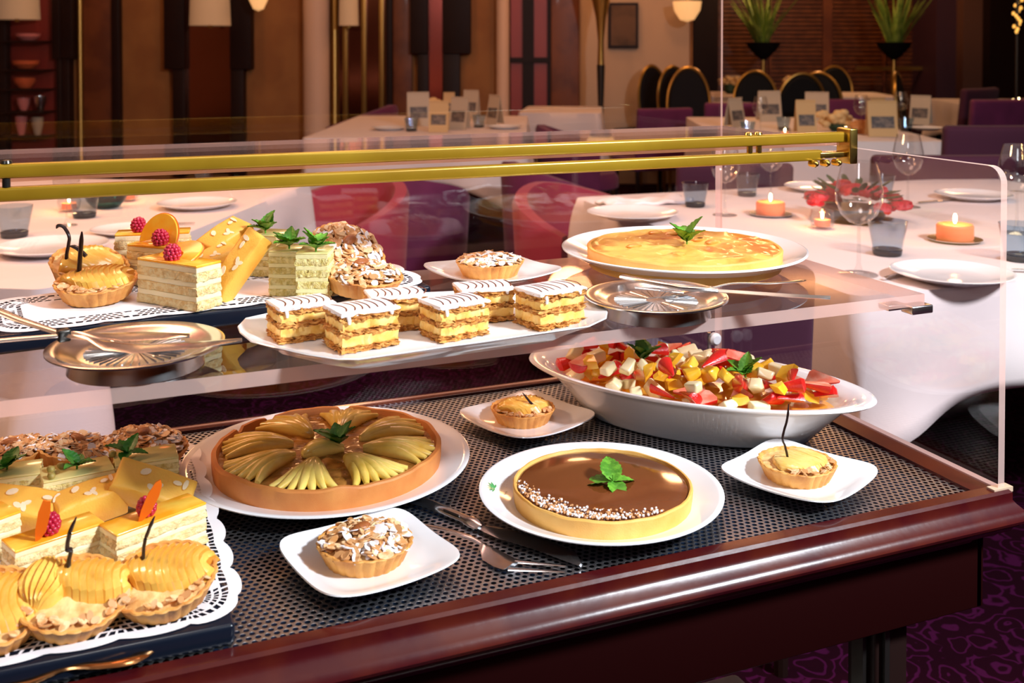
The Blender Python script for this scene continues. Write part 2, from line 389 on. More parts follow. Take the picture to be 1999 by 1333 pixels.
def bar(z, x1, nm='brass_bar'):
    g = G(); g.box(((X0+x1)/2, 1.197, z), (x1-X0, .013, .015), bev=.003); return g.obj(nm, brassbar, case)
b1 = bar(1.1225, 1.012); b2 = bar(1.0985, .965)
for x, p in ((-.068, b1), (.845, b1), (.86, b1)):
    g = G(); g.lathe([(0, 0), (.006, 0), (.005, .003), (0, .004)], 14, M=Mt((x, 1.197, 1.1305)));
    g.lathe([(.004, 1.106), (.004, 1.115)], 12, M=Mt((x, 1.195, 0)))
    g.obj('bolt', darkmetal if x < 0 else brass, p)
g = G(); g.box((1.012, 1.197, 1.11), (.014, .03, .05), bev=.002); g.box((.985, 1.2, 1.098), (.05, .02, .008), bev=.001)
hg = g.obj('hinge', brass, case)
for q in range(3): G().lathe([(0, -.006), (.005, -.006), (.005, .005), (.003, .008), (0, .009)], 12, M=Mt((.948+q*.02, 1.19, 1.0875), rx=PI/2)).obj('screw', brass, hg)
g = G(); g.box((1.012, 1.06, .909), (.035, .022, .011), bev=.002); g.box((.985, 1.075, .911), (.03, .02, .007), bev=.001); g.obj('shelf_clip', steel, case)
g = G(); g.lathe([(0, 0), (.009, 0), (.011, .003), (.011, .01), (.007, .014), (0, .014)], 20, M=Mt((1.0, 1.518, .753), rx=PI/2)); k = g.obj('round_knob', white, case, label='white round knob')
G().box((.99, 1.513, .74), (.005, .004, .05)).obj('metal_strip', steel, case)
for y in (.938,): G().box((1.027, y, T+.004), (.03, .012, .006)).obj('foot_clip', mat('clear_foot', (.6, .42, .3), .3), case)

# ------------------------------------------------------------------ crockery
def round_plate(Rr, h=.022, foot=.62):
    g = G(); R0 = Rr*foot
    g.lathe([(R0*.9, .003), (R0*.92, 0), (R0*.98, 0), (R0, .003), (Rr*.86, h*.55), (Rr*.97, h*.88), (Rr, h*.95), (Rr*1.0, h), (Rr*.985, h*1.03), (Rr*.95, h*.96), (Rr*.84, h*.68), (R0*1.06, .0075), (R0*.95, .006), (R0*.3, .006)], 96)
    return g
def sq_shape(Rr):
    def f(r, t, z):
        # square with bulging sides and soft corners; corners rise a little
        k = r/Rr; n = 2+3.2*k
        c, s_ = cos(t), sin(t); q = (abs(c)**n+abs(s_)**n)**(-1/n)
        cor = (q-1)/.25*k*k
        return (r*q*c, r*q*s_, z+.004*cor*k if z > .005 else z)
    return f
def square_plate():
    Rr = .078; g = G()
    g.lathe([(.036, .002), (.038, 0), (.042, 0), (.045, .003), (.066, .009), (.076, .0125), (.078, .0135), (.0775, .015), (.074, .0145), (.062, .0105), (.05, .0065), (.02, .0055)], 96, sq_shape(Rr))
    return g
def silver_dish():
    g = G()
    g.lathe([(.062, .0), (.066, .0), (.063, .014), (.07, .018), (.082, .0195), (.086, .021), (.086, .0225), (.083, .0235), (.07, .0205), (.062, .0165), (.055, .0155), (.02, .0155)], 96, cap0=True)
    o = g.obj('silver_dish', silver); g2 = G()
    for k in range(40):
        t = 2*PI*k/40; g2.tube([(.012*cos(t), .012*sin(t), .0157), (.05*cos(t), .05*sin(t), .0157)], [.0004, .0009], 4)
    g2.obj('fluted_centre', silver, o)
    return o

V = Vector
# ------------------------------------------------------------------ pastry builders
def flakes(g, fn, n, rnd, size=(.0065, .0042), mis=(0, 1)):
    for i in range(n):
        p, nrm, tilt, mi = fn(i, rnd)
        a = size[0]*rnd.uniform(.7, 1.15); b = size[1]*rnd.uniform(.7, 1.15); h = .0005
        M = Matrix.Translation(p) @ Vector(nrm).to_track_quat('Z', 'Y').to_matrix().to_4x4() @ Mt(rz=rnd.uniform(0, 6.28), rx=rnd.uniform(-tilt, tilt), ry=rnd.uniform(-tilt, tilt))
        bend = rnd.uniform(-25, 25)
        ring = [(a*cos(2*PI*k/9)*(1+.1*rnd.random()), b*sin(2*PI*k/9)) for k in range(9)]
        g.loft([[(x, y, -h+bend*x*x) for x, y in ring], [(x, y, h+bend*x*x) for x, y in ring]], mi=mi, M=M)
def tart_shell(Rt=.046, Rb=.036, h=.02, n=26, m=crust, parent=None, sd=0, name='fluted_crust'):
    def sh(r, t, z):
        k = r+.0012*abs(sin(n*t/2))*(1 if r > Rb*.9 else 0)*(1+z/h*.3) + .0008*noise.noise(Vector((cos(t)*3+sd, sin(t)*3, z*80)))
        zz = z + (.0012*noise.noise(Vector((cos(t)*5+sd, sin(t)*5, 4))) if z > h*.6 else 0)
        return (k*cos(t), k*sin(t), zz)
    g = G(); g.lathe([(Rb*.5, 0), (Rb, 0), (Rb+.001, .001), ((Rt+Rb)/2, h*.5), (Rt, h*.95), (Rt-.001, h), (Rt-.0035, h*.98), (Rt-.005, h*.8), (Rt-.008, h*.6)], n*6, sh)
    return g.obj(name, m, parent)
def dome(Rr, z0, H, m, parent, name, amp=.0015, fq=120, sd=0):
    g = G(); rings = [[(Rr*q*cos(2*PI*k/40), Rr*q*sin(2*PI*k/40), z0+H*(1-q*q)+amp*noise.noise(Vector((q*cos(2*PI*k/40)*Rr, q*sin(2*PI*k/40)*Rr, sd))*fq)) for k in range(40)] for q in (1, .9, .78, .65, .5, .35, .2, .08)]
    g.loft(rings, False, True); return g.obj(name, m, parent)
def almond_tart(n=150, sd=1, pile=.009, whole=True, sugar=.34):
    rnd = random.Random(sd); o = E('almond_tartlet')
    tart_shell(parent=o, sd=sd)
    dome(.043, .016, pile*.8, creamfill, o, 'almond_cream', sd=sd)
    g = G()
    def fn(i, r):
        q = math.sqrt(r.random())*.043; t = r.uniform(0, 6.28); x, y = q*cos(t), q*sin(t)
        z = .0185+pile*(1-(q/.046)**2)+r.uniform(-.001, .0025)
        n_ = Vector((x*6, y*6, 1)).normalized()
        sug = (y < .01 and r.random() < sugar) or r.random() < .12
        return (x, y, z), n_, .5, 2 if sug else (1 if r.random() < .25 else 0)
    flakes(g, fn, int(n*1.35), rnd, (.0068, .0044)); g.obj('flaked_almonds', [flakem, flaked, sugarm], o, kind='stuff', ang=60)
    if whole:
        G().blob((0, 0, 0), (.0105, .0062, .004), 14, M=Mt((-.002, .006, .021+pile), rz=.25, ry=-.1)).obj('whole_almond', nut, o)
    return o
def ridge_fan(L, W, H, nr, name, m, parent, M, curve=.2, depth=.0012, along=True, taper=False):
    """half-moon fan of fruit slices: ridges where the slices overlap"""
    g = G(); nu, nv = nr*5, 12
    def fn(u, v):
        s_ = v*2-1
        if taper: wd = W*(math.sin(PI*min(1, u**.62))**.7 if 0 < u < 1 else 0.02)
        else: wd = W*math.sqrt(max(.02, 1-(2*u-1)**2*.95))
        x = L*(u-.5)+curve*L*(s_*s_-.4)*.3; y = wd*s_
        t = (u if along else (s_*.5+.5))*nr; saw = (t % 1)
        hh = H*(max(0, 1-s_*s_))**.35*(max(0, 1-(2*u-1)**6))**.5+.0007*noise.noise(V((x*300, y*300, L)))
        x += .0012*noise.noise(V((0, s_*3, int(t)))); y *= 1+.06*noise.noise(V((int(t)*1.7, 1, 2)))
        return (x, y, hh+depth*saw*(1 if 0 < u < 1 and 0 < v < 1 else 0))
    if along: g.grid(fn, nu, nv)
    else: g.grid(fn, 22, nr*5)
    nn = len(g.f); cols = nv if along else nr*5
    for q in range(nn):
        k = (q//cols) if along else (q % cols)
        g.mi[q] = 1 if k % 5 == 4 else 0
    g.v = [tuple(M @ Vector(p)) for p in g.v]
    return g.obj(name, [m, pear_edge if m is pearm else apple_edge], parent, ang=22)
def apple_tart(kind='one', sd=1):
    o = E('apple_tartlet'); tart_shell(parent=o, sd=sd+9)
    dome(.043, .0165, .003, creamfill, o, 'almond_cream', .003, 140, sd)
    if kind == 'one':
        ridge_fan(.078, .03, .011, 12, 'apple_slices', applem, o, Mt((.004, .008, .0165), rz=-.15), .4, .0026)
    elif kind == 'two':
        ridge_fan(.055, .021, .012, 7, 'apple_slices', applem, o, Mt((-.022, .012, .018), rz=1.25), .1, .0035, along=False)
        ridge_fan(.066, .023, .014, 10, 'apple_slices', applem, o, Mt((.014, .008, .018), rz=-.25), .3, .003)
    elif kind == 'pale':
        ridge_fan(.072, .032, .008, 22, 'apple_slices', apple_p, o, Mt((.002, -.002, .018), rz=.1), .2, .0006)
    else:
        ridge_fan(.076, .033, .010, 12, 'apple_slices', applem, o, Mt((0, .004, .018), rz=.25), .5, .002)
    rnd = random.Random(sd); g = G()
    def fn(i, r):
        t = r.uniform(3.4, 5.9); q = r.uniform(.033, .043)
        return (q*cos(t), q*sin(t), .0205+r.uniform(0, .001)), (0, 0, 1), .5, r.choice((0, 0, 1))
    flakes(g, fn, 22, rnd, (.005, .0033)); g.obj('flaked_almonds', [flakem, flaked, sugarm], o, kind='stuff', ang=60)
    return o
def rect_ring(lx, ly, z, n=12, rr=0, sd=0, rough=0):
    pts = []
    for k in range(4*n):
        s_, t = divmod(k, n); t = t/n*2-1
        x, y = [(t, -1), (1, t), (-t, 1), (-1, -t)][s_]
        x, y = x*lx/2, y*ly/2
        if rough:
            q = noise.noise_vector(Vector((x, y, z))*260+Vector((sd, 0, sd)))*rough; x += q.x; y += q.y; zz = z+q.z*.4
        else: zz = z
        pts.append((x, y, zz))
    return pts
def layer(lx, ly, z0, z1, rough, sd, name, m, parent, nz=3, n=14):
    g = G(); rs = [rect_ring(lx-.001, ly-.001, z0, n, 0, sd, rough)]
    for i in range(nz+1): rs.append(rect_ring(lx, ly, z0+(z1-z0)*(i+.25)/(nz+.5), n, 0, sd+i*.01, rough))
    rs.append(rect_ring(lx-.0012, ly-.0012, z1, n, 0, sd, rough))
    g.loft(rs, True, True); return g.obj(name, m, parent, ang=50)
def layer_cake(name, lx, ly, h, sp, cr, gz, nl=3, sd=0, gl=.003):
    o = E(name); z = 0; body = h-gl; ts = body*(.62/nl); tc = body*(.38/nl)
    for i in range(nl):
        layer(lx, ly, z, z+ts, .0026, sd+i, 'sponge_layer', sp, o); z += ts
        layer(lx-.0008, ly-.0008, z, z+tc, .0004, sd+i+5, 'cream_layer', cr, o); z += tc
    g = G(); g.box((0, 0, z+gl/2), (lx, ly, gl), bev=.0012); g.obj('glaze', gz, o)
    return o
def financier(lx=.085, ly=.034, h=.03, sd=0):
    o = E('almond_financier'); g = G()
    rs = []
    for z, k in ((0, -.003), (.002, -.001), (h*.5, .0005), (h*.85, .001), (h*.96, -.0005), (h, -.004)):
        rs.append([(p[0], p[1], p[2]+(.002*cos(p[0]/lx*PI) if z > h*.8 else 0)) for p in rect_ring(lx+2*k, ly+2*k, z, 10, 0, sd, .0005)])
    g.loft(rs); g.obj('cake', fin, o, ang=50)
    rnd = random.Random(sd); g = G()
    def fn(i, r): return (r.uniform(-.38, .38)*lx, r.uniform(-.3, .3)*ly, h+.0018), (0, 0, 1), .06, 0
    flakes(g, fn, 6, rnd, (.0055, .0032)); g.obj('flaked_almonds', [almond_w], o, kind='stuff', ang=60)
    return o
def millefeuille(lx=.062, ly=.046, sd=0):
    o = E('mille_feuille'); z = 0
    for i, (nm, m, h, rg) in enumerate((('pastry_layer', puff, .006, .0045), ('custard_layer', custard, .0095, .0024), ('pastry_layer', puff, .006, .005), ('custard_layer', custard, .0085, .0024), ('pastry_layer', puff, .006, .004))):
        k = .001 if m is custard else 0
        g = G(); rs = []
        nz = 5 if m is puff else 2
        for q in range(nz+1):
            zz = z+h*q/nz; jag = (.0009 if q % 2 else -.0006) if m is puff else 0
            rs.append(rect_ring(lx-2*k+2*jag, ly-2*k+2*jag, zz, 18, 0, sd+i+q*.3, rg))
        g.loft(rs); g.disp(.0022 if m is puff else .0012, 110, sd+i); g.obj(nm, m, o, ang=25); z += h
    g = G(); g.loft([[(a, b, c) for a, b, c in rect_ring(lx+.001, ly+.001, z-.001, 18, 0, sd, .0012)], rect_ring(lx+.002, ly+.002, z+.0008, 18, 0, sd, .001), rect_ring(lx, ly, z+.0024, 18, 0, sd, .0006), rect_ring(lx*.9, ly*.9, z+.003, 18, 0, sd, .0002)])
    for dx, dl in ((-.0245, .008), (.021, .004)):
        g.tube([(dx, -ly/2-.0005, z), (dx+.001, -ly/2-.0012, z-dl*.6), (dx+.001, -ly/2-.001, z-dl)], [.0022, .002, .0014], 8)
    g.obj('white_icing', icing, o)
    rnd = random.Random(sd); g = G()
    for q in range(7):
        x = -lx*.42+lx*.84*q/6; dr = rnd.uniform(-.003, .003); w_ = 1.6+.5*sin(sd*2+q*.6)
        g.tube([(x+dr*t+.004*w_*sin(t*PI), -ly*.46+ly*.92*t, z+.0031-.0012*(abs(2*t-1)**6)) for t in [i/10 for i in range(11)]], [(.00085, .0004)]*11, 6)
    g.obj('chocolate_lines', cocoa, o)
    return o
def mint(n=5, sd=0, L=.024, m=mintm, up=.8):
    rnd = random.Random(sd); o = E('mint_sprig')
    for i in range(n):
        az = 2*PI*i/n*(2 if n > 7 else 1)+rnd.uniform(-.35, .35); el = rnd.uniform(up-.35, up+.3) if i else up+.45; l = L*rnd.uniform(.8, 1.15); wd = l*.33
        g = G()
        def fn(u, v):
            s_ = v*2-1; ser = 1+.16*(((u*7) % 1)-.5)*(1 if 0 < u < 1 else 0)
            ww = wd*math.sin(PI*min(1, u**.75))**.8*ser if 0 < u < 1 else .0003
            droop = -.35*l*u*u
            vein = .0008*abs(sin(u*PI*6+abs(s_)*2))*abs(s_)
            return (l*u, ww*s_, .28*ww*abs(s_)+droop*.6+vein+.0006)
        g.grid(fn, 21, 6)
        def fn2(u, v):
            p = fn(u, v); return (p[0], p[1], p[2]-.0005)
        g.grid(fn2, 21, 6)
        M = Mt((0, 0, .002), rz=az) @ Mt(ry=-el)
        g.v = [tuple(M @ Vector(p)) for p in g.v]; g.obj('leaf', m, o, ang=180)
    G().tube([(0, 0, -.001), (0, 0, .004), (.001, 0, .01)], [.0011, .001, .0008], 6).obj('stem', m, o)
    return o
def raspberry():
    g = G(); r = .0092
    for i in range(7):
        ph = .25+i*.4; m = max(1, int(12*sin(min(ph, PI-.2))))
        for k in range(m):
            t = 2*PI*(k+.5*(i % 2))/m; d = Vector((sin(ph)*cos(t), sin(ph)*sin(t), cos(ph)))
            c = (d.x*r*.8, d.y*r*.8, d.z*r*.92+r*.8)
            g.blob(c, (.0023,)*3, 8)
    g.blob((0, 0, r*.8), (r*.75, r*.75, r*.85), 12)
    return g.obj('raspberry', rasp, ang=60)
def curve_pts(pts, n=16):
    out = []; P = [Vector(p) for p in pts]; P = [2*P[0]-P[1]]+P+[2*P[-1]-P[-2]]
    for i in range(1, len(P)-2):
        for k in range(n):
            t = k/n; a, b, c, d = P[i-1:i+3]
            out.append(.5*((2*b)+(c-a)*t+(2*a-5*b+4*c-d)*t*t+(3*b-3*c+d-a)*t**3))
    out.append(P[-2]); return out
def vanilla(pts, label, r=.0014, flat=.6, group=None):
    c = curve_pts(pts, 8); n = len(c)
    rad = [(r*(.35+.65*min(1, (n-1-i)/5)), r*flat*(.35+.65*min(1, (n-1-i)/5))) for i in range(n)]
    o = G().tube([p-c[0] for p in c], rad, 8).disp(.0003, 200).obj('vanilla_pod', pod, loc=c[0]); return tag(o, label, 'vanilla pod', group)
def facing(px, py, z): return atz(px, py, z)
#@@FOOD
# ------------------------------------------------------------------ big tarts on the trolley
def place_plate(px_l, px_r, py, z_rim, h, label, base, foot=.62, name='round_plate'):
    a = atz(px_l, py, z_rim); b = atz(px_r, py, z_rim); c = (a+b)/2; Rr = (b-a).length/2
    o = round_plate(Rr, h, foot).obj(name, white, loc=(c.x, c.y, base)); tag(o, label, 'plate'); return c, Rr, o
TT = T+.0005
c, r_, pl = place_plate(363, 917, 888, T+.022, .022, 'large round white plate under the pear tart', TT, .66)
cp = Vector((c.x, c.y, 0))
t = thing('pear_tart', 'large pear tart in brown crust with eight fanned pears', 'tart', (cp.x, cp.y-.002, TT+.0065))
Rp = .142
def big_crust(Rp, h, wall, m, parent, amp=.0025, sd=0, gaps=()):
    def sh(r, t_, z):
        q = noise.noise(Vector((cos(t_)*4+sd, sin(t_)*4, 0)))
        zz = z + ((amp*q - (.006 if any(abs((t_-a+PI) % (2*PI)-PI) < .035 for a in gaps) else 0)) if z > h*.7 else 0)
        rr = r + .0007*noise.noise(Vector((cos(t_)*9, sin(t_)*9, z*60)))
        return (rr*cos(t_), rr*sin(t_), zz)
    g = G(); g.lathe([(Rp*.4, 0), (Rp-.003, 0), (Rp-.0015, .001), (Rp, h*.5), (Rp+.0005, h*.93), (Rp-.001, h), (Rp-wall+.001, h), (Rp-wall, h*.92), (Rp-wall-.003, h*.6)], 160, sh)
    return g.obj('crust', m, parent)
big_crust(Rp, .03, .0065, crust_brown, t, .0035, 3, (1.95, 2.35, 1.2))
def disc(Rr, z0, H, m, parent, name, amp, fq, n=64):
    g = G(); qs = [1, .97, .93]+[.93-.055*i for i in range(1, 17)]
    g.loft([[(Rr*max(q, .02)*cos(2*PI*k/n), Rr*max(q, .02)*sin(2*PI*k/n), z0+H*(1-q*q)+amp*noise.fractal(Vector((q*cos(2*PI*k/n)*Rr, q*sin(2*PI*k/n)*Rr, 0))*fq, 1, 2, 3)) for k in range(n)] for q in qs], False, True)
    return g.obj(name, m, parent)
disc(Rp-.006, .0225, .001, pearfill, t, 'almond_filling', .003, 60)
def pear_half(parent, M, L_=.078, n=7, spread=1.15, sd=0):
    g = G(); rnd = random.Random(sd)
    for k in range(n):
        f = k/(n-1)-.5; a = f*spread; P = []; Rd = []
        for i in range(9):
            u = i/8; q = L_*u*(1-.12*abs(f)); bend = a*(.25+.75*u)
            P.append((q*cos(bend), q*sin(bend)*.95, .0035+.0065*sin(PI*min(1, u*.8+.15))*(1-1.6*f*f)+.0012*(k % 2)))
            w_ = (.0024+.0072*sin(PI*min(.97, u**.8*.93+.05))); Rd.append((w_, w_*.95))
        g.tube(P, Rd, 10, up=(0, 0, 1))
    g.disp(.0006, 180, sd); g.v = [tuple(M @ Vector(p)) for p in g.v]
    return g.obj('sliced_pear_half', pearm, parent, ang=70)
for k in range(8):
    a = 2*PI*k/8+.25; q = .046
    pear_half(t, Mt((q*cos(a), q*sin(a), .0205), rz=a+.12), .09, 7, 1.0, k)
pear_half(t, Mt((-.036, -.018, .0215), rz=.35), .056, 5, .7, 11)
# chocolate tart
c, r_, pl = place_plate(935, 1410, 952, T+.022, .022, 'round white plate with small green palm emblem, under the chocolate tart', TT, .66)
cc = c
Rpl = r_
def on_plate(px, py):
    z = .015
    for _ in range(4):
        p = atz(px, py, TT+z); q = (V((p.x, p.y, 0))-V((pl.location.x, pl.location.y, 0))).length/Rpl
        z = .0075+(.0152-.0075)*(q-.7)/.14 if q < .84 else .0152+(.0208-.0152)*(q-.84)/.11
    return V((p.x-pl.location.x, p.y-pl.location.y, max(z, .0074)+.0011))
def strip(g, a, b, w0, w1):
    d = (b-a); d.z = 0; d.normalize(); n_ = V((-d.y, d.x, 0)); m_ = (a+b)/2
    g.add([tuple(a), tuple(m_+n_*w0), tuple(b+n_*w1), tuple(b-n_*w1), tuple(m_-n_*w0)], [(0, 1, 2, 3, 4)])
g = G(); hub = on_plate(966, 955)
for tx, ty in ((951, 948), (953, 943), (959, 942), (949, 953), (954, 958), (962, 961), (968, 947)): strip(g, hub, on_plate(tx, ty), .0014, .0002)
g.obj('palm_emblem', mat('emblem_green', (.08, .4, .12), .4), pl, ang=180)
g = G(); strip(g, on_plate(966, 955), on_plate(987, 963), .0004, .0004); strip(g, on_plate(984, 964), on_plate(990, 961), .0007, .0007)
g.obj('palm_trunk', mat('emblem_grey', (.25, .3, .28), .4), pl, ang=180)
g = G()
for q in range(4):
    for s_ in range(5):
        x0, y0 = 973+4.6*q+1.0*s_, 951+1.2*q-5.2*s_; strip(g, on_plate(x0, y0), on_plate(x0+2.6, y0-2.6), .00025, .00025)
g.obj('faint_lettering', mat('emblem_faint', (.66, .6, .58), .4), pl, ang=180)
t = thing('chocolate_tart', 'chocolate ganache tart with a crescent of sugared crumbs on its near edge', 'tart', (cc.x, cc.y-.004, TT+.0065))
Rc = .104; big_crust(Rc, .0235, .004, crust_gold, t, .001, 8)
g = G(); g.lathe([(Rc-.005, .021), (Rc-.01, .0222), (Rc*.5, .0224), (.004, .0224)], 96, cap0=False); g.obj('ganache', choc, t)
rnd = random.Random(5); g = G()
a0 = R(222)-.42
i = 0
while i < 520:
    a = a0+.42+rnd.gauss(0, .62); dep = (abs(rnd.gauss(0, 1)))*.0125
    if abs(a-a0-.42) > 1.15: continue
    q = Rc-.006-dep*max(.25, cos((a-a0-.42)*1.1)); s_ = rnd.uniform(.0009, .0019)
    g.blob((q*cos(a), q*sin(a), .0232+rnd.uniform(0, .0016)), (s_, s_*rnd.uniform(.7, 1), s_*.8), 6, mi=1 if rnd.random() < .45 else 0, amp=.3, fq=60, sd=i); i += 1
g.obj('praline_crumbs', [mat('praline', (.62, .3, .12), .7), sugarm], t, kind='stuff')

# small plates with tartlets
def sqplate(px_l, py_l, px_r, py_r, base, rz, label):
    c = (atz(px_l, py_l, base+.013)+atz(px_r, py_r, base+.013))/2
    if 'sq' not in _protos: _protos['sq'] = square_plate().obj('square_plate', white); o = _protos['sq']
    else: o = copy_tree(_protos['sq'])
    o.location = (c.x, c.y, base); o.rotation_euler.z = rz; tag(o, label, 'plate'); return Vector((c.x, c.y, base+.0057))
p1 = sqplate(902, 795, 1162, 830, TT, R(20), 'square white plate behind the chocolate tart, under a dark-podded apple tartlet')
p2 = sqplate(546, 1060, 901, 1100, TT, R(12), 'square white plate at the front edge under the single almond tartlet')
p3 = sqplate(1400, 895, 1731, 950, TT, R(24), 'square white plate at the right end under the pale apple tartlet')
p4 = sqplate(828, 518, 1099, 535, S+.0005, R(14), 'square white plate on the upper shelf under an almond tartlet')
make('at1', lambda: almond_tart(170, 1), 'almond tartlet with one whole almond, alone on the front square plate', 'tartlet', p2+Vector((-.003, .003, 0)), R(5), scale=1.06)
make('at2', lambda: almond_tart(150, 2, .008, False, .6), 'sugar-dusted almond tartlet alone on a square plate on the upper shelf', 'tartlet', p4+Vector((-.002, .004, 0)), R(30), scale=1.0)
make('ap_b', lambda: apple_tart('arc', 3), 'browned apple tartlet with a short pod, between fruit dish and pear tart', 'tartlet', p1+Vector((-.004, .006, 0)), R(-8), scale=.98)
make('ap_p', lambda: apple_tart('pale', 4), 'pale apple tartlet pierced by a tall vanilla pod, on the right square plate', 'tartlet', p3+Vector((0, .004, 0)), R(10), scale=1.02)
V = Vector
vanilla([p3+V((-.012, .006, .022)), p3+V((-.018, .004, .04)), p3+V((-.022, .004, .052)), p3+V((-.016, .003, .075)), p3+V((-.014, .003, .093))], 'tall thin bent vanilla pod standing in the pale tartlet on the right plate', .0018)
vanilla([p1+V((.006, -.012, .024)), p1+V((.0, -.004, .032)), p1+V((-.006, .002, .041))], 'short vanilla pod lying on the browned apple tartlet behind the chocolate tart', .0022)

# apricot flan on the shelf
c, r_, pl = place_plate(1097, 1570, 482, S+.03, .03, 'large round white plate on the upper shelf under the apricot flan', S+.0005, .6)
cf = c
t = thing('apricot_flan', 'deep golden apricot flan with browned top on the upper shelf', 'tart', (cf.x-.0075, cf.y-.014, S+.0072))
Rf = .1385
big_crust(Rf, .028, .006, crust_gold, t, .0018, 5)
disc(Rf-.004, .0268, .002, flan, t, 'custard_top', .0045, 42)
rnd = random.Random(8)
for k in range(9):
    a = rnd.uniform(0, 6.28); q = rnd.uniform(.035, .11)
    G().blob((q*cos(a), q*sin(a), .028), (.013, .009, .0035), 14, M=None).obj('apricot', mat('baked_apricot', (.66, .24, .03), .3, col2=(.8, .45, .1), ns=60, coat=.4), t)

# silver dishes with servers
def dish(px_l, px_r, py, z, label):
    c = (atz(px_l, py, z+.022)+atz(px_r, py, z+.022))/2; return make('dish', silver_dish, label, 'silver dish', (c.x, c.y, z+.0005)), c
d1, cd1 = dish(91, 442, 672, S, 'round silver dish holding the cake tongs, at the left of the upper shelf')
d2, cd2 = dish(1143, 1418, 577, S, 'round silver dish holding fork and knife in front of the apricot flan')

# tongs: two long arms joined at a hinge, two broad blades
tg = thing('cake_tongs', 'silver cake serving tongs with two broad blades lying across the left silver dish', 'tongs', (0, 0, 0))
def Z(px, py, z): return atz(px, py, z)
h_ = S+.035
g = G(); g.tube([Z(-40, 592, h_+.015), Z(40, 625, h_+.008), Z(115, 650, h_)], [(.007, .0022), (.006, .0022), (.0045, .002)], 10); g.obj('handle', steel, tg)
g = G(); g.tube([Z(-40, 668, h_-.003), Z(40, 661, h_-.002), Z(118, 655, h_)], [(.0055, .0022), (.005, .0022), (.004, .002)], 10); g.obj('handle', steel, tg)
G().box((0, 0, 0), (.012, .012, .012), M=Mt(Z(124, 654, h_), rz=.3), bev=.002).obj('hinge', darkmetal, tg)
def blade(pts, ws, z, nm, th=.0022):
    g = G(); P = [Z(px, py, zz) for (px, py), zz in zip(pts, z)]; rings = []
    for i, p in enumerate(P):
        d = (P[min(i+1, len(P)-1)]-P[max(i-1, 0)]); d.z = 0; d.normalize(); n_ = V((-d.y, d.x, 0))*ws[i]; k = V((0, 0, th))
        rings.append([tuple(p+n_), tuple(p+k), tuple(p-n_), tuple(p-k)])
    g.loft(rings); return g
blade([(130, 650), (165, 652), (200, 655), (260, 656), (330, 656), (370, 655)], [.004, .004, .012, .018, .013, .001], [h_, h_, h_-.004, h_-.006, h_-.004, h_-.002], 'blade').obj('blade', silver, tg)
blade([(130, 656), (175, 662), (215, 675), (280, 680), (400, 672), (472, 664)], [.004, .004, .014, .017, .014, .001], [h_, h_, h_-.006, h_-.008, h_, h_+.005], 'blade').obj('blade', silver, tg)
# fork and knife over the right dish
fk = thing('serving_fork', 'silver serving fork with curved handle resting in the right silver dish', 'fork')
hz = S+.028
g = G(); g.tube(curve_pts([Z(1385, 563, hz), Z(1430, 553, hz+.006), Z(1500, 553, hz+.008), Z(1545, 550, hz+.008), Z(1570, 547, hz+.006)], 6), [(.002+.0035*(max(0, i-10)/14)**1.2 if i < 23 else .003, .0011) for i in range(25)], 10); g.obj('handle', silver, fk)
blade([(1388, 562), (1360, 568), (1330, 572)], [.003, .009, .011], [hz, hz-.003, hz-.008], '').obj('head', silver, fk)
for q, (a, b) in enumerate((((1345, 566), (1238, 560)), ((1335, 572), (1240, 562)), ((1325, 577), (1262, 582)), ((1350, 562), (1300, 552)))[:3]):
    G().tube([Z(a[0], a[1], hz-.006), Z(b[0], b[1], hz-.002)], [.0018, .0008], 6, flat=.6).obj('tine', silver, fk)
kn = thing('cake_knife', 'narrow silver cake knife laid across the right silver dish', 'knife')
blade([(1400, 568), (1450, 571), (1540, 577), (1600, 580), (1621, 581)], [.004, .006, .006, .006, .001], [hz+.002]*5, '').obj('blade', steel, kn)
G().tube([Z(1402, 568, hz+.003), Z(1330, 562, hz+.004), Z(1215, 540, hz+.002)], [(.003, .003), (.004, .003), (.006, .003)], 10).obj('handle', silver, kn)

# rectangular white platter with six mille-feuille
def platter():
    out = [atz(*p, S+.017) for p in ((463, 635), (525, 600), (760, 565), (1110, 553), (1188, 608), (1150, 640), (660, 706), (600, 702), (490, 675))]
    out = [(.147, 1.168), (.16, 1.195), (.2, 1.228), (.50, 1.222), (.545, 1.195), (.57, 1.075), (.555, 1.045), (.528, 1.02), (.27, .995), (.245, 1.0), (.165, 1.105)]
    return out
po = [(463, 638), (478, 622), (560, 604), (640, 580), (1095, 560), (1140, 573), (1187, 606), (1184, 622), (1150, 638), (700, 702), (660, 702), (600, 693), (490, 668), (468, 650)]
zr2 = S+.0175
pw = [atz(a, b, zr2) for a, b in po]
pc = sum(pw, V())/len(pw)
t_pl = thing('rectangular_platter', 'long white rectangular platter with cut corners carrying the mille-feuille slices', 'platter', (pc.x, pc.y, S+.0005))
g = G(); rel = [p-pc for p in pw]
def pr(k, z): return [(p.x*k, p.y*k, z) for p in rel]
g.loft([pr(.78, .0), pr(.8, 0), pr(.83, .004), pr(.94, .0125), pr(.985, .0155), pr(1, .017), pr(.995, .018), pr(.975, .0172), pr(.86, .0085), pr(.8, .006), pr(.5, .0055)])
g.obj('dish', white, t_pl)
mf = [(588, 655, -14, 'mille-feuille slice at the left end of the white platter', 0), (706, 672, -12, 'front mille-feuille slice with looping chocolate lines, second from the platter\'s left end', 1),
      (772, 636, -26, 'mille-feuille slice behind, between the two front slices of the platter', 2), (887, 652, -10, 'front mille-feuille slice in the middle of the platter', 3),
      (944, 620, -28, 'mille-feuille slice at the back, next to the small square plate', 4), (1074, 630, -8, 'rightmost mille-feuille slice with straight chocolate lines', 5)]
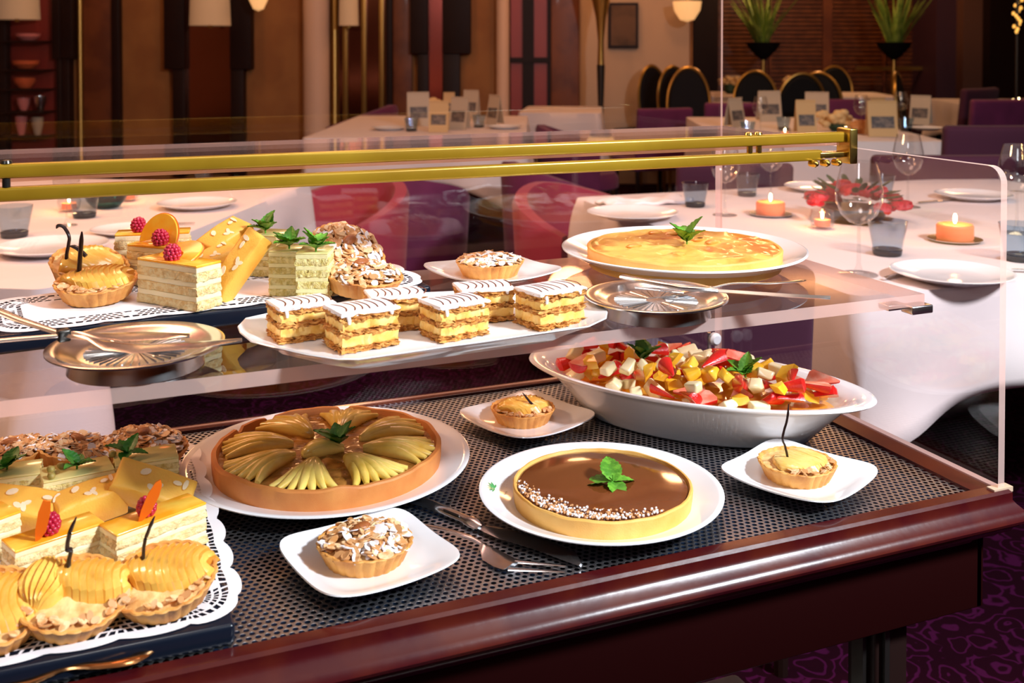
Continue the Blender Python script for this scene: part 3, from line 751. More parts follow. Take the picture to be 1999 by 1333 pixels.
for px, py, rz, lb, k in mf:
    p = atz(px, py, S+.0065)
    make('mf%d' % (k % 3), lambda k=k: millefeuille(sd=k), lb, 'pastry', (p.x, p.y, S+.0065), R(rz+22), 'mille-feuille slices on the white platter', scale=(1.0, 1.0, 1.0) if k not in (1, 5) else (1.06, 1.05, 1.08))

# ------------------------------------------------------------------ trays with doilies
def doily_mat():
    m = bpy.data.materials.new('doily_lace'); m.use_nodes = True; N = m.node_tree.nodes; L = m.node_tree.links
    b = N['Principled BSDF']; b.inputs['Base Color'].default_value = (.86, .84, .88, 1); b.inputs['Roughness'].default_value = .8
    uv = N.new('ShaderNodeUVMap'); sp = N.new('ShaderNodeSeparateXYZ'); L.new(uv.outputs[0], sp.inputs[0])
    # u runs along the edge (metres), v from the border inward
    def M(op, a, b_=None, c_=None):
        n = N.new('ShaderNodeMath'); n.operation = op
        for i, x in enumerate((a, b_, c_)):
            if x is None: continue
            if isinstance(x, (int, float)): n.inputs[i].default_value = x
            else: L.new(x, n.inputs[i])
        return n.outputs[0]
    u, v = sp.outputs[0], sp.outputs[1]
    # rows of slots: cells along u staggered by row, joined by thin ribs
    row = M('DIVIDE', v, .0072); ri = M('FLOOR', row); rf = M('FRACT', row)
    uo = M('MULTIPLY_ADD', ri, .5, M('DIVIDE', u, .0085)); wob = M('MULTIPLY', M('SINE', M('MULTIPLY', u, 2*PI/.058)), .55)
    uf = M('FRACT', M('ADD', uo, M('MULTIPLY', wob, rf)))
    a = M('GREATER_THAN', M('SUBTRACT', .5, M('ABSOLUTE', M('SUBTRACT', uf, .5))), .15); b2 = M('GREATER_THAN', M('SUBTRACT', .5, M('ABSOLUTE', M('SUBTRACT', rf, .5))), .17)
    hole = M('MULTIPLY', a, b2)
    # solid rosettes every 58 mm
    uu = M('SUBTRACT', M('FRACT', M('DIVIDE', u, .058)), .5); vv = M('DIVIDE', M('SUBTRACT', v, .022), .058)
    dd = M('SQRT', M('ADD', M('MULTIPLY', uu, uu), M('MULTIPLY', vv, vv))); ring = M('GREATER_THAN', dd, .15)
    band = M('MULTIPLY', M('GREATER_THAN', v, .0075), M('LESS_THAN', v, .036))
    hole = M('MULTIPLY', M('MULTIPLY', hole, ring), band)
    L.new(M('SUBTRACT', 1, hole), b.inputs['Alpha']); return m
dlace = doily_mat()
def doily(name, lx, ly, loc, rz, label, lobe=.058, amp=.007, cr=.046, curl=0):
    # perimeter of a rounded rectangle, scalloped
    pts = []; nseg = []
    hx, hy = lx/2-cr, ly/2-cr
    per = []
    def seg(a, b):
        n = max(2, int((V(b)-V(a)).length/.004))
        for i in range(n): per.append((V((*a, 0)).lerp(V((*b, 0)), i/n), None))
    corners = [(hx, -hy, -PI/2), (hx, hy, 0), (-hx, hy, PI/2), (-hx, -hy, PI)]
    P = []
    for ci, (cx, cy, a0_) in enumerate(corners):
        for i in range(13):
            a = a0_+PI/2*i/12; P.append((V((cx+cr*cos(a), cy+cr*sin(a), 0)), V((cos(a), sin(a), 0))))
        nx = corners[(ci+1) % 4]; a = V((cx+cr*cos(a0_+PI/2), cy+cr*sin(a0_+PI/2), 0)); b = V((nx[0]+cr*cos(a0_+PI/2), nx[1]+cr*sin(a0_+PI/2), 0))
        n = max(2, int((b-a).length/.005))
        for i in range(1, n): P.append((a.lerp(b, i/n), V((cos(a0_+PI/2), sin(a0_+PI/2), 0))))
    s_ = [0]
    for i in range(1, len(P)+1): s_.append(s_[-1]+(P[i % len(P)][0]-P[i-1][0]).length)
    tot = s_[-1]; kf = round(tot/lobe)*lobe/tot
    insets = [0, .0075, .012, .018, .024, .03, .036, .044]
    vs, fs, uvs = [], [], []; n = len(P)
    for j, ins in enumerate(insets):
        for i in range(n+1):
            p, nn = P[i % n]; u = s_[i]*kf
            sc_ = amp*(abs(sin(PI*u/lobe))**.6)*(1-min(1, ins/.012))
            q = p+nn*(sc_-ins*(1 if ins < cr else 1))
            z = curl*max(0, .02-ins)/.02*(.5+.5*sin(u*37))
            vs.append((q.x, q.y, z)); uvs.append((u, ins))
    for j in range(len(insets)-1):
        for i in range(n): fs.append((j*(n+1)+i, j*(n+1)+i+1, (j+1)*(n+1)+i+1, (j+1)*(n+1)+i))
    base = (len(insets)-1)*(n+1); vs.append((0, 0, 0)); uvs.append((0, .1)); ci = len(vs)-1
    for i in range(n): fs.append((base+i, base+i+1, ci))
    me = bpy.data.meshes.new(name); me.from_pydata(vs, [], fs); uvl = me.uv_layers.new(name='UVMap')
    for lp in me.loops: uvl.data[lp.index].uv = uvs[lp.vertex_index]
    me.materials.append(dlace); o = bpy.data.objects.new(name, me); C.objects.link(o); o.location = loc; o.rotation_euler.z = rz
    return tag(o, label, 'doily')
def tray(lx, ly, h, loc, rz, label):
    g = G(); g.box((0, 0, h/2), (lx, ly, h), bev=.004)
    o = g.obj('black_tray', blacktray, loc=loc, rz=rz); return tag(o, label, 'tray')
# lower tray
def rot2(x, y, a): return V((x*cos(a)-y*sin(a), x*sin(a)+y*cos(a), 0))
lt_c = V((-.09, 1.205, TT)); tray(.455, .492, .02, lt_c+V((-.01, -.002, 0)), R(0), 'black tray on the perforated top at the lower left, under the big doily')
LZ = TT+.0212
doily('paper_doily', .452, .47, (lt_c.x, lt_c.y-.0, LZ), 0, 'white scalloped lace doily on the lower black tray')
# upper tray
ut_rz = R(6); ut_c = V((.155, 1.322, S+.0005)); tray(.50, .178, .02, ut_c+V((-.002, -.002, 0)), ut_rz, 'black tray on the upper acrylic shelf, under the long doily')
UZ = S+.0215
doily('paper_doily', .50, .165, (ut_c.x, ut_c.y, UZ), ut_rz, 'long white lace doily on the upper shelf tray')
def two(A, B, z, depth):
    a = atz(*A, z); b = atz(*B, z); d = b-a; n_ = V((-d.y, d.x, 0)).normalized()
    if n_.dot(FL) < 0: n_ = -n_
    c = (a+b)/2+n_*depth/2; return c, math.atan2(d.y, d.x), d.length
def place_cake(key, bld, size, A, B, z, depth, h, label, group):
    c, rz, L_ = two(A, B, z, depth)
    o = make(key, bld, label, 'cake', (c.x, c.y, z), rz, group, scale=(L_/size[0], depth/size[1], h/size[2])); return o, c, rz
PS = (.08, .042, .05)
peach_cake = lambda: layer_cake('peach_layer_cake', *PS, sponge, cream, glaze, 3, 1)
pist_cake = lambda: layer_cake('pistachio_layer_cake', *PS, sponge_g, cream_g, glaze_g, 4, 2, .0025)
opera = lambda: layer_cake('pistachio_layer_cake', .04, .06, .05, sponge_g, cream_g, glaze_g, 4, 3, .002)
FS = (.085, .034, .03)
finb = lambda: financier(*FS)
UZ2 = UZ+.0008; LZ2 = LZ+.0008
GU = 'peach cakes on the upper tray'
# --- upper tray, front peach cake and the ones behind
oC, cC, rC = place_cake('pc', peach_cake, PS, (268, 588), (384, 609), UZ2, .038, .052, 'front peach layer cake with raspberry on the upper tray', GU)
oD, cD, rD = place_cake('pc', peach_cake, PS, (248, 556), (345, 566), UZ2, .036, .052, 'peach layer cake behind the front one on the upper tray, with a standing peach slice', GU)
oE2, cE, rE = place_cake('pc', peach_cake, PS, (224, 541), (370, 534), UZ2, .034, .056, 'rearmost peach layer cake at the back left of the upper tray', GU)
def raspb(p, label, s=1.0): return make('ra', raspberry, label, 'raspberry', p, random.uniform(0, 6), 'raspberries on the peach cakes', scale=s)
raspb(V((cC.x, cC.y, UZ2+.0513))+rot2(-.002, -.008, rC), 'raspberry on the front peach cake of the upper tray', 1.12)
raspb(V((cD.x, cD.y, UZ2+.0525))+rot2(.008, -.011, rD), 'raspberry before the standing peach slice on the upper tray', 1.15)
raspb(V((cE.x, cE.y, UZ2+.0565))+rot2(-.018, -.006, rE), 'raspberry on the rearmost peach cake of the upper tray', 1.1)
def peach_slice(r=.031, w_=.006):
    g = G(); n = 28; A0, A1 = -.25, PI+.25; rings = []
    for i in range(n+1):
        a = A0+(A1-A0)*i/n; q = (sin(PI*i/n))**.35 if 0 < i < n else .15
        ri = r*.25; rings.append([(r*cos(a), -w_*.15, r*sin(a)), (r*.97*cos(a), w_/2*q, r*.97*sin(a)), (ri*cos(a), w_*.4*q, ri*sin(a)), (ri*cos(a), -w_*.4*q, ri*sin(a)), (r*.97*cos(a), -w_/2*q, r*.97*sin(a))])
    g.loft(rings, mi=0); o = g.obj('peach_slice', peachm)
    rr = []
    for i in range(n+1):
        a = A0+(A1-A0)*i/n; c_ = V((r*cos(a), 0, r*sin(a))); rr.append(tuple(c_))
    G().tube(rr, .0011, 6).obj('skin', peachedge, o); return o
s1 = peach_slice(); s1.location = V((cD.x, cD.y, UZ2+.053))+rot2(-.002, -.001, rD); s1.rotation_euler = (R(-22), 0, rD+R(-6)); s1.location.z += .006
tag(s1, 'peach slice standing upright on the middle peach cake of the upper tray', 'peach slice', 'peach slices')
s2 = copy_tree(s1); s2.location = V((cC.x, cC.y, UZ2+.0525))+rot2(-.009, .006, rC); s2.rotation_euler = (R(-66), 0, rC+R(-5))
tag(s2, 'peach slice lying on the front peach cake of the upper tray', 'peach slice', 'peach slices')
# pistachio slices, upper
GP = 'pistachio slices on the upper tray'
OS = (.04, .06, .05)
pu = []
for A, B, dp, hh, lb in (((480, 538), (540, 541), .05, .054, 'rearmost pistachio layer cake slice of the upper tray, under a mint sprig'),
                         ((524, 577), (588, 578), .05, .054, 'middle pistachio layer cake slice of the upper tray, behind the leaning almond cake'),
                         ((577, 586), (640, 586), .045, .056, 'front pistachio layer cake slice of the upper tray, nearest the almond tartlets')):
    o, c, rz = place_cake('op', opera, OS, A, B, UZ2, dp, hh, lb, GP); pu.append((c, rz, hh))
for i, ((c, rz, hh), (dx, dy)) in enumerate(zip(pu, ((.0, -.012), (.002, -.012), (.004, -.016)))):
    p = V((c.x, c.y, UZ2+hh+.0015))+rot2(dx, dy, rz)
    make('mint%d' % (i % 2), lambda i=i: mint(9, i+2, .022), ['mint sprig on the rearmost pistachio slice of the upper tray', 'mint sprig on the middle pistachio slice of the upper tray', 'mint sprig on the front pistachio slice of the upper tray'][i], 'mint', p, 1.3*i, 'mint sprigs on the upper tray', scale=1.15)
# almond cakes, upper
GF = 'almond cakes on the upper tray'
def fin_at(c, rot, label, group, sc_=(1, 1, 1)): return make('fin', finb, label, 'cake', c, 0, group, scale=sc_, rot=rot)
p = atz(425, 548, UZ2); fin_at((p.x, p.y+.004, UZ2+.0075), (R(6), R(-20), R(22)), 'almond cake leaning behind the front peach cake on the upper tray', GF, (.75, 1.1, 1))
p = atz(427, 548, UZ2); fin_at((p.x+.018, p.y+.048, UZ2+.03), (R(14), R(-24), R(28)), 'topmost almond cake at the back of the upper tray', GF, (.75, 1.1, 1))
p = atz(470, 585, UZ2); fin_at((p.x+.008, p.y+.016, UZ2+.0335), (R(40), R(-54), R(0)), 'smooth almond cake bar propped steeply against the pistachio slices', GF, (1.0, .8, .85))
# tartlets, upper
p = atz(190, 588, UZ2); aZ = V((p.x, p.y+.006, UZ2+.006)); make('ap_u', lambda: apple_tart('arc', 8), 'front apple tartlet at the left of the upper tray', 'tartlet', aZ, R(-20), 'apple tartlets on the upper tray', rot=(R(9), 0, R(-20)))
d_ = ray(171, 540); k_ = (aZ.y+.062)/d_.y; bZ = V((d_.x*k_, aZ.y+.062, UZ2+.015)); make('ap_u', None, 'rear apple tartlet half hidden behind the front one on the upper tray', 'tartlet', bZ, R(30), 'apple tartlets on the upper tray', rot=(R(20), 0, R(25)))
hv = .98
a = atz(152, 552, .97)
def Zd(px, py, d): r_ = ray(px, py); return CAM+r_*d
dA = (aZ-CAM).dot(FWD)
vanilla([Zd(154, 552, dA), Zd(155, 520, dA), Zd(158, 480, dA), Zd(160, 452, dA)], 'thick straight vanilla pod standing in the front apple tartlet of the upper tray', .0055, .5)
vanilla([Zd(168, 500, dA+.02), Zd(150, 484, dA+.02), Zd(136, 480, dA+.02)], 'short vanilla stub lying across the rear apple tartlet of the upper tray', .0035, .7)
vanilla([Zd(133, 532, dA+.03), Zd(130, 500, dA+.03), Zd(135, 465, dA+.03), Zd(126, 445, dA+.03), Zd(115, 440, dA+.03), Zd(110, 446, dA+.03)], 'vanilla pod with hooked tip in the rear apple tartlet of the upper tray', .0026, .8)
GA = 'almond tartlets on the upper tray'
p = atz(712, 576, UZ2); make('at_u', lambda: almond_tart(170, 11, .011), 'front almond tartlet at the right end of the upper tray', 'tartlet', (p.x, p.y+.012, UZ2+.004), 0, GA, rot=(R(7), R(3), R(12)), scale=1.03)
p = atz(688, 560, UZ2); make('at_u', None, 'almond tartlet leaning on the front one at the right end of the upper tray', 'tartlet', (p.x, p.y+.05, UZ2+.0215), 0, GA, rot=(R(38), R(0), R(25)), scale=1.08)

# --- lower tray
GJ = 'pistachio cakes on the lower tray'
def cake_low(key, b, S_, A, B, dp, hh, lb, gp, z=LZ2): return place_cake(key, b, S_, A, B, z, dp, hh, lb, gp)
oL3, cL3, rL3 = cake_low('pc', None, PS, (228, 1130), (404, 1060), .036, .043, 'right-hand front peach cake on the lower tray, bearing a raspberry and a standing crisp', 'peach cakes on the lower tray')
oL2, cL2, rL2 = cake_low('pc', None, PS, (30, 1165), (206, 1102), .036, .043, 'middle front peach cake on the lower tray', 'peach cakes on the lower tray')
oL1, cL1, rL1 = cake_low('pc', None, PS, (-90, 1130), (42, 1078), .04, .043, 'peach cake at the left edge of the lower tray, partly out of view', 'peach cakes on the lower tray')
raspb(V((cL3.x, cL3.y, LZ2+.0435))+rot2(-.008, .0, rL3), 'raspberry on the right-hand front peach cake of the lower tray', 1.1)
raspb(V((cL2.x, cL2.y, LZ2+.0435))+rot2(-.006, -.004, rL2), 'raspberry on the middle front peach cake of the lower tray', 1.18)
def crisp(c, rz, lb, dx, dy, tilt, h=.047):
    g = G(); out = [(0, 0), (.004, .003), (.008, .012), (.009, .03), (.0075, .042), (.004, h), (.0005, .043), (-.002, .03), (-.002, .012)]
    g.prism([(x-.003, z) for x, z in out], -.0007, .0007, M=Mt(rx=PI/2)); o = g.obj('peach_crisp', peachedge, loc=V((c.x, c.y, LZ2+.042))+rot2(dx, dy, rz)); o.rotation_euler = (R(8), R(tilt), rz-.5)
    tag(o, lb, 'peach crisp', 'peach crisps')
crisp(cL3, rL3, 'orange peach crisp standing on the right-hand front cake of the lower tray', -.018, -.008, 22)
crisp(cL2, rL2, 'thin orange peach crisp standing on the middle front cake of the lower tray', -.019, -.012, 10, .042)
GPJ = 'pistachio cakes on the lower tray'
j = []
for A, B, lb in (((225, 985), (350, 965), 'right-hand pistachio cake at the back of the lower tray, near the lace edge'), ((85, 1020), (225, 990), 'middle pistachio cake on the lower tray, behind the almond cakes'), ((-60, 1020), (80, 1000), 'pistachio cake at the left edge of the lower tray')):
    o, c, rz = cake_low('pk', pist_cake, PS, A, B, .045, .044, lb, GPJ); j.append((c, rz))
for (ci, dx, dy, lb, i) in ((0, -.02, .0, 'mint sprig on the right-hand pistachio cake of the lower tray', 0), (1, .0, -.004, 'mint sprig on the middle pistachio cake of the lower tray', 1), (2, .0, -.0, 'mint sprig at the left edge on a lower-tray pistachio cake', 0)):
    c, rz = j[ci]; make('mintd%d' % i, lambda i=i: mint(5, 20+i, .025, mintd, .45), lb, 'mint', V((c.x, c.y, LZ2+.0455))+rot2(dx, dy, rz), 2.1*ci+.6, 'mint sprigs on the lower tray')
def pistachio():
    o = G().blob((0, 0, 0), (.006, .0042, .0038), 12, amp=.15).obj('pistachio_nut', mat('pistachio_shell', (.42, .33, .09), .5, col2=(.25, .22, .04), ns=120)); return o
for ci, dx, dy, lb in ((1, -.026, .004, 'pistachio nut on the middle pistachio cake of the lower tray, left one'), (1, -.014, .008, 'pistachio nut beside the mint on the middle pistachio cake'), (0, -.036, .008, 'pistachio nut on the right-hand pistachio cake of the lower tray'), (1, -.028, -.016, 'pistachio nut at the near edge of the middle pistachio cake')):
    c, rz = j[ci]; make('pn', pistachio, lb, 'nut', V((c.x, c.y, LZ2+.047))+rot2(dx, dy, rz), dx*50, 'pistachio nuts on the lower tray')
GK = 'almond cakes on the lower tray'
p = atz(290, 1010, LZ2); fin_at((p.x, p.y+.012, LZ2+.016), (R(30), R(24), R(-10)), 'almond cake propped at the right of the lower tray, behind the raspberry', GK, (1, 1.1, 1.0))
p = atz(178, 1035, LZ2); fin_at((p.x, p.y+.018, LZ2+.006), (R(8), R(-6), R(14)), 'almond cake in the middle of the lower tray, between the peach and pistachio cakes', GK, (.82, 1.1, 1.1))
p = atz(40, 1050, LZ2); fin_at((p.x, p.y+.018, LZ2+.008), (R(22), R(12), R(-14)), 'almond cake at the left edge of the lower tray', GK, (1, 1.1, 1.1))
GB = 'almond tartlets at the back of the lower tray'
for px, py, lb, rt, ky in ((285, 935, 'almond tartlet at the back right of the lower tray', (R(8), R(2), R(40)), 'at_u'), (150, 945, 'almond tartlet at the back middle of the lower tray', (R(10), R(-4), R(120)), 'at_u'), (15, 955, 'almond tartlet at the back left of the lower tray', (R(6), R(4), R(200)), 'at_u')):
    p = atz(px, py, LZ2); make(ky, None, lb, 'tartlet', (p.x, p.y+.03, LZ2+.012), 0, GB, rot=rt, scale=1.06)
GM = 'apple tartlets at the front of the lower tray'
p = atz(322, 1175, LZ2); m3 = V((p.x, p.y+.0, LZ2+.008)); make('ap_m3', lambda: apple_tart('one', 21), 'apple tartlet at the front right of the lower tray, tilted toward the lace border', 'tartlet', m3, 0, GM, rot=(R(13), R(-4), R(-6)), scale=1.04)
p = atz(140, 1210, LZ2); m2 = V((p.x, p.y-.0, LZ2+.008)); make('ap_m2', lambda: apple_tart('two', 22), 'apple tartlet with two apple fans at the front of the lower tray', 'tartlet', m2, 0, GM, rot=(R(15), R(4), R(2)), scale=1.06)
p = atz(-20, 1235, LZ2); m1 = V((p.x, p.y-.004, LZ2+.008)); make('ap_u', None, 'apple tartlet cut off by the left edge, front of the lower tray', 'tartlet', m1, 0, GM, rot=(R(15), R(6), R(-20)), scale=1.06)
d2_ = (m2-CAM).dot(FWD)+.005; d3_ = (m3-CAM).dot(FWD)+.004
vanilla([Zd(137, 1138, d2_), Zd(134, 1100, d2_), Zd(138, 1075, d2_), Zd(131, 1070, d2_), Zd(136, 1040, d2_), Zd(149, 1010, d2_)], 'knotty vanilla pod standing in the two-fan apple tartlet of the lower tray', .0032, .6)
vanilla([Zd(279, 1098, d3_), Zd(282, 1060, d3_), Zd(292, 1030, d3_), Zd(302, 1008, d3_)], 'vanilla pod leaning beside the raspberry on the lower tray', .0028, .6)

# mint on the tarts
make('mb1', lambda: mint(6, 31, .036, mintd, .7), 'dark mint sprig in the middle of the pear tart', 'mint', (cp.x+.012, cp.y-.012, TT+.037), .6, scale=1.0)
def mint3():
    o = mint(4, 40, .036, mintm, .12); return o
make('mb2', mint3, 'three-leaved mint sprig on the chocolate tart', 'mint', (cc.x+.01, cc.y-.012, TT+.0295), R(75), scale=1.0)
make('mb3', lambda: mint(5, 33, .036, mintm, .75), 'mint sprig on the apricot flan of the upper shelf', 'mint', (cf.x-.006, cf.y-.02, S+.039), R(-20), scale=1.15)

# ------------------------------------------------------------------ oval fruit dish
A_, B_, ANG = .243, .124, R(-49); BC = V((.810, 1.283, TT))
def ov(k, z, ex=2.0):
    out = []
    for i in range(120):
        t = 2*PI*i/120; x = A_*k*abs(cos(t))**(2/ex)*(1 if cos(t) >= 0 else -1); y = B_*(k if ex else k)*abs(sin(t))**(2/ex)*(1 if sin(t) >= 0 else -1)
        # pointed ends
        x *= 1+.04*abs(cos(t))**6; out.append((x, y, z))
    return out
bw = thing('oval_fruit_dish', 'long oval white porcelain dish with pointed ends filled with fruit salad', 'dish', BC, ANG)
g = G(); g.loft([ov(.60, .004), ov(.61, 0), ov(.64, 0), ov(.66, .003), ov(.76, .03), ov(.86, .053), ov(.9, .06), ov(.985, .0635), ov(1, .066), ov(.995, .0685), ov(.97, .069), ov(.9, .0665), ov(.84, .055), ov(.72, .02), ov(.6, .008), ov(.3, .007)])
g.obj('dish', white, bw, ang=60)
sy = G().loft([ov(.80, .0435), ov(.80, .046), ov(.5, .046)]).obj('syrup', mat('fruit_syrup', (.9, .42, .05), .05, coat=1, sss=.3), loc=BC, rz=ANG); tag(sy, 'orange fruit syrup pooled in the oval dish', 'syrup')
sy.scale = (.985, .985, 1)
rnd = random.Random(77)
def straw_half(k):
    g = G(); L_ = .04; W = .013; fnm = {}
    rings = []
    for i in range(13):
        u = i/12; w_ = W*(1-u*.93)**.75*min(1, (u+.04)*9)**.5; rings.append([(L_*(u-.5), w_*cos(a), max(0, w_*sin(a))*(.95)) for a in [2*PI*q/18 for q in range(18)]])
    g.loft(rings); o = g.obj('strawberry_piece', strawm, ang=50)
    g = G(); ring = [(L_*(i/12-.5), s_*W*(1-i/12*.93)**.75*min(1, (i/12+.04)*9)**.5*.93, -.0006) for s_, rg in ((1, range(13)), (-1, range(12, -1, -1))) for i in rg]
    g.loft([ring, [(x*.99, y*.98, -.0002) for x, y, z in ring]]); g.obj('cut_face', strawin, o); return o
def chunk(k):
    g = G(); r_ = random.Random(k); 
    if k % 2: g.box((0, 0, 0), (.019, .016, .013), bev=.003)
    else:
        g.loft([[(-.013, 0, 0), (-.006, .009, -.003), (0, .011, 0), (.006, .009, -.003), (.013, 0, 0), (0, -.003, .0)], [(-.012, 0, .009), (-.006, .008, .008), (0, .01, .009), (.006, .008, .008), (.012, 0, .009), (0, -.002, .011)]])
    g.disp(.004, 70, k); return g
protoF = {'s': lambda: straw_half(0), 'm': lambda: chunk(1).obj('peach_piece', mango, ang=50), 'm2': lambda: chunk(2).obj('peach_piece', mango, ang=40), 'p': lambda: chunk(3).obj('pear_cube', pearc, ang=50)}
names = {'s': ('red strawberry piece in the oval dish', 'strawberry', 'strawberry pieces in the oval dish'), 'm': ('orange peach cube in the oval dish', 'peach', 'peach cubes in the oval dish'), 'm2': ('orange peach wedge in the oval dish', 'peach', 'peach wedges in the oval dish'), 'p': ('pale pear cube in the oval dish', 'pear', 'pear cubes in the oval dish')}
def fruit(kind, x, y, z, rot, s=1.0, lb=None):
    p = BC+rot2(x, y, ANG); p.z = TT+z
    rg = 'toward the far left tip' if x < -.07 else ('toward the near right tip' if x > .075 else 'in the middle')
    o = make('f'+kind, protoF[kind], names[kind][0].replace('in the', rg+' of the'), names[kind][1], p, 0, names[kind][2].replace('in the', rg+' of the'), scale=s, rot=rot); return o
cnt = 0; pts = []
tries = 0
while cnt < 112 and tries < 20000:
    tries += 1
    x = rnd.uniform(-.2, .2); y = rnd.uniform(-.095, .095); q = (x/.222)**2+(y/.1)**2
    lay = 0 if cnt < 62 else 1
    if q > (.72 if lay == 0 else .74): continue
    mind = .0185 if lay == 0 else .020
    if any((x-a)**2+(y-b)**2 < mind**2 for a, b, l in pts if l == lay): continue
    z = .056+.015*lay+.012*(1-q)*(lay+.4)
    kd = rnd.choices(['s', 'm', 'm2', 'p'], [3.4, 2.0, 2.4, 4.6])[0]
    pts.append((x, y, lay)); cnt += 1
    if kd == 's': rot = (rnd.uniform(-.6, 1.6)+(PI if rnd.random() < .35 else 0), rnd.uniform(-.35, .35), rnd.uniform(0, 6.28)); s = rnd.uniform(.9, 1.2); z += .004
    else: rot = (rnd.uniform(-.7, .7), rnd.uniform(-.7, .7), rnd.uniform(0, 6.28)); s = rnd.uniform(1.0, 1.35)
    fruit(kd, x, y, z, rot, s)
for (px, py), z, lb, k, sc_ in (((1455, 735), .078, 'bright mint sprig at the middle of the fruit dish', 0, 1.35), ((1255, 705), .082, 'dark mint sprig toward the far end of the fruit dish', 1, 1.3)):
    p = atz(px, py, TT+z); make('mintb%d' % k, lambda k=k: mint(6, 50+k, .027, mintm if k == 0 else mintd, .75), lb, 'mint', p, .7+k, scale=sc_)

# ------------------------------------------------------------------ cutlery on the perforated top
kz = TT+.004
kn = thing('cake_knife', 'silver cake knife with ornate handle lying between pear tart and chocolate tart', 'knife')
g = G(); g.tube([Z(790, 970, kz+.001), Z(840, 985, kz+.001), Z(905, 1012, kz), Z(922, 1020, kz)], [(.0085, .0035), (.009, .004), (.0075, .004), (.008, .0045)], 14)
g.obj('handle', silver, kn); g = G()
g.tube([Z(916, 1017, kz), Z(930, 1024, kz), Z(940, 1030, kz)], [(.0098, .0055), (.0102, .0058), (.006, .003)], 14); g.obj('collar', silver, kn)
for q in range(3): G().tube([Z(866, 996-q*1.2, kz+.0042), Z(896, 1008-q*1.2, kz+.0044)], .0006, 5).obj('engraving', darkmetal, kn)
blade([(936, 1027), (955, 1033), (985, 1042), (1060, 1065), (1110, 1085), (1134, 1103)], [.005, .009, .0125, .0125, .0115, .002], [kz]*6, '').obj('blade', steel, kn)
fk = thing('serving_fork', 'two-tined serving fork lying beside the cake knife at the front edge', 'fork')
g = G(); g.tube(curve_pts([Z(700, 1008, kz), Z(780, 1018, kz+.002), Z(860, 1032, kz+.004), Z(915, 1048, kz+.004), Z(945, 1065, kz+.001)], 6), [(.006-.003*min(1, i/20), .0015) for i in range(25)], 10); g.obj('handle', silver, fk)
blade([(940, 1062), (950, 1072), (962, 1085), (985, 1098), (1000, 1104)], [.003, .008, .0135, .014, .012], [kz+.002, kz, kz-.002, kz-.001, kz], '').obj('head', silver, fk)
for a, b in (((992, 1110), (1102, 1117)), ((1005, 1095), (1105, 1105))):
    G().tube([Z(*a, kz), Z((a[0]+b[0])/2, (a[1]+b[1])/2, kz-.001), Z(*b, kz+.002)], [(.004, .001), (.003, .001), (.001, .0007)], 8).obj('tine', silver, fk)
copperm = mat('coppery_fork', (.62, .3, .12), .2, metal=1)
sp = thing('serving_spoon', 'coppery handle of a serving piece in front of the lower black tray', 'spoon')
g = G(); g.tube(curve_pts([Z(-20, 1345, kz+.004), Z(60, 1330, kz+.004), Z(130, 1302, kz+.007), Z(200, 1298, kz+.007), Z(258, 1288, kz+.008), Z(297, 1262, kz+.004)], 6), [(.004+.0045*(i/30)**2, .0022) for i in range(31)], 10); g.obj('handle', copperm, sp)
#@@BACK
# ------------------------------------------------------------------ the room (aligned with the view's level direction)
RZ = YAW
ROOM = Matrix.Rotation(YAW, 4, 'Z')          # x = sideways, y = depth
def room_box(g, x0, x1, d0, d1, z0, z1, mi=0, bev=0): g.box(((x0+x1)/2, (d0+d1)/2, (z0+z1)/2), (abs(x1-x0), abs(d1-d0), abs(z1-z0)), mi, bev=bev); return g
def robj(g, name, m, parent=None, **k):
    o = g.obj(name, m, parent, **k)
    if parent is None: o.rotation_euler.z = YAW
    return o
def rthing(name, label, cat, group=None): return thing(name, label, cat, (0, 0, 0), YAW, group)
def X_(px, Z): return (px-PPX)/F*Z
XL, XR, DN, DF, H = -5.2, 9.2, -3.6, 14.6, 3.25
WB = 9.6                                      # depth of the nearer wall
xs = X_(1352, WB)
def carpet():
    m = mat('carpet', (.075, .006, .03), .95, spec=.05); N = m.node_tree.nodes; L = m.node_tree.links; b = N['Principled BSDF']
    tc = N.new('ShaderNodeTexCoord'); v = N.new('ShaderNodeTexVoronoi'); v.inputs['Scale'].default_value = 13; v.feature = 'F1'
    nz = N.new('ShaderNodeTexNoise'); nz.inputs['Scale'].default_value = 14; mm = N.new('ShaderNodeVectorMath'); mm.operation = 'MULTIPLY_ADD'; mm.inputs[1].default_value = (.07, .07, 0)
    L.new(tc.outputs['Object'], nz.inputs['Vector']); L.new(nz.outputs['Color'], mm.inputs[0]); L.new(tc.outputs['Object'], mm.inputs[2]); L.new(mm.outputs[0], v.inputs['Vector'])
    s_ = N.new('ShaderNodeMath'); s_.operation = 'MULTIPLY'; s_.inputs[1].default_value = 22; L.new(v.outputs['Distance'], s_.inputs[0])
    sn = N.new('ShaderNodeMath'); sn.operation = 'SINE'; L.new(s_.outputs[0], sn.inputs[0])
    r = N.new('ShaderNodeMapRange'); r.inputs['From Min'].default_value = .55; r.inputs['From Max'].default_value = .9; L.new(sn.outputs[0], r.inputs['Value'])
    x = N.new('ShaderNodeMix'); x.data_type = 'RGBA'; x.inputs['A'].default_value = (.012, .0005, .004, 1); x.inputs['B'].default_value = (.045, .003, .027, 1)
    L.new(r.outputs['Result'], x.inputs['Factor']); L.new(x.outputs['Result'], b.inputs['Base Color']); return m
o = struct(room_box(G(), XL, XR, DN, DF, -.1, 0), 'floor', carpet()); o.rotation_euler.z = YAW
o = struct(room_box(G(), XL, XR, DN, DF, H, H+.1), 'ceiling', ceil_m); o.rotation_euler.z = YAW
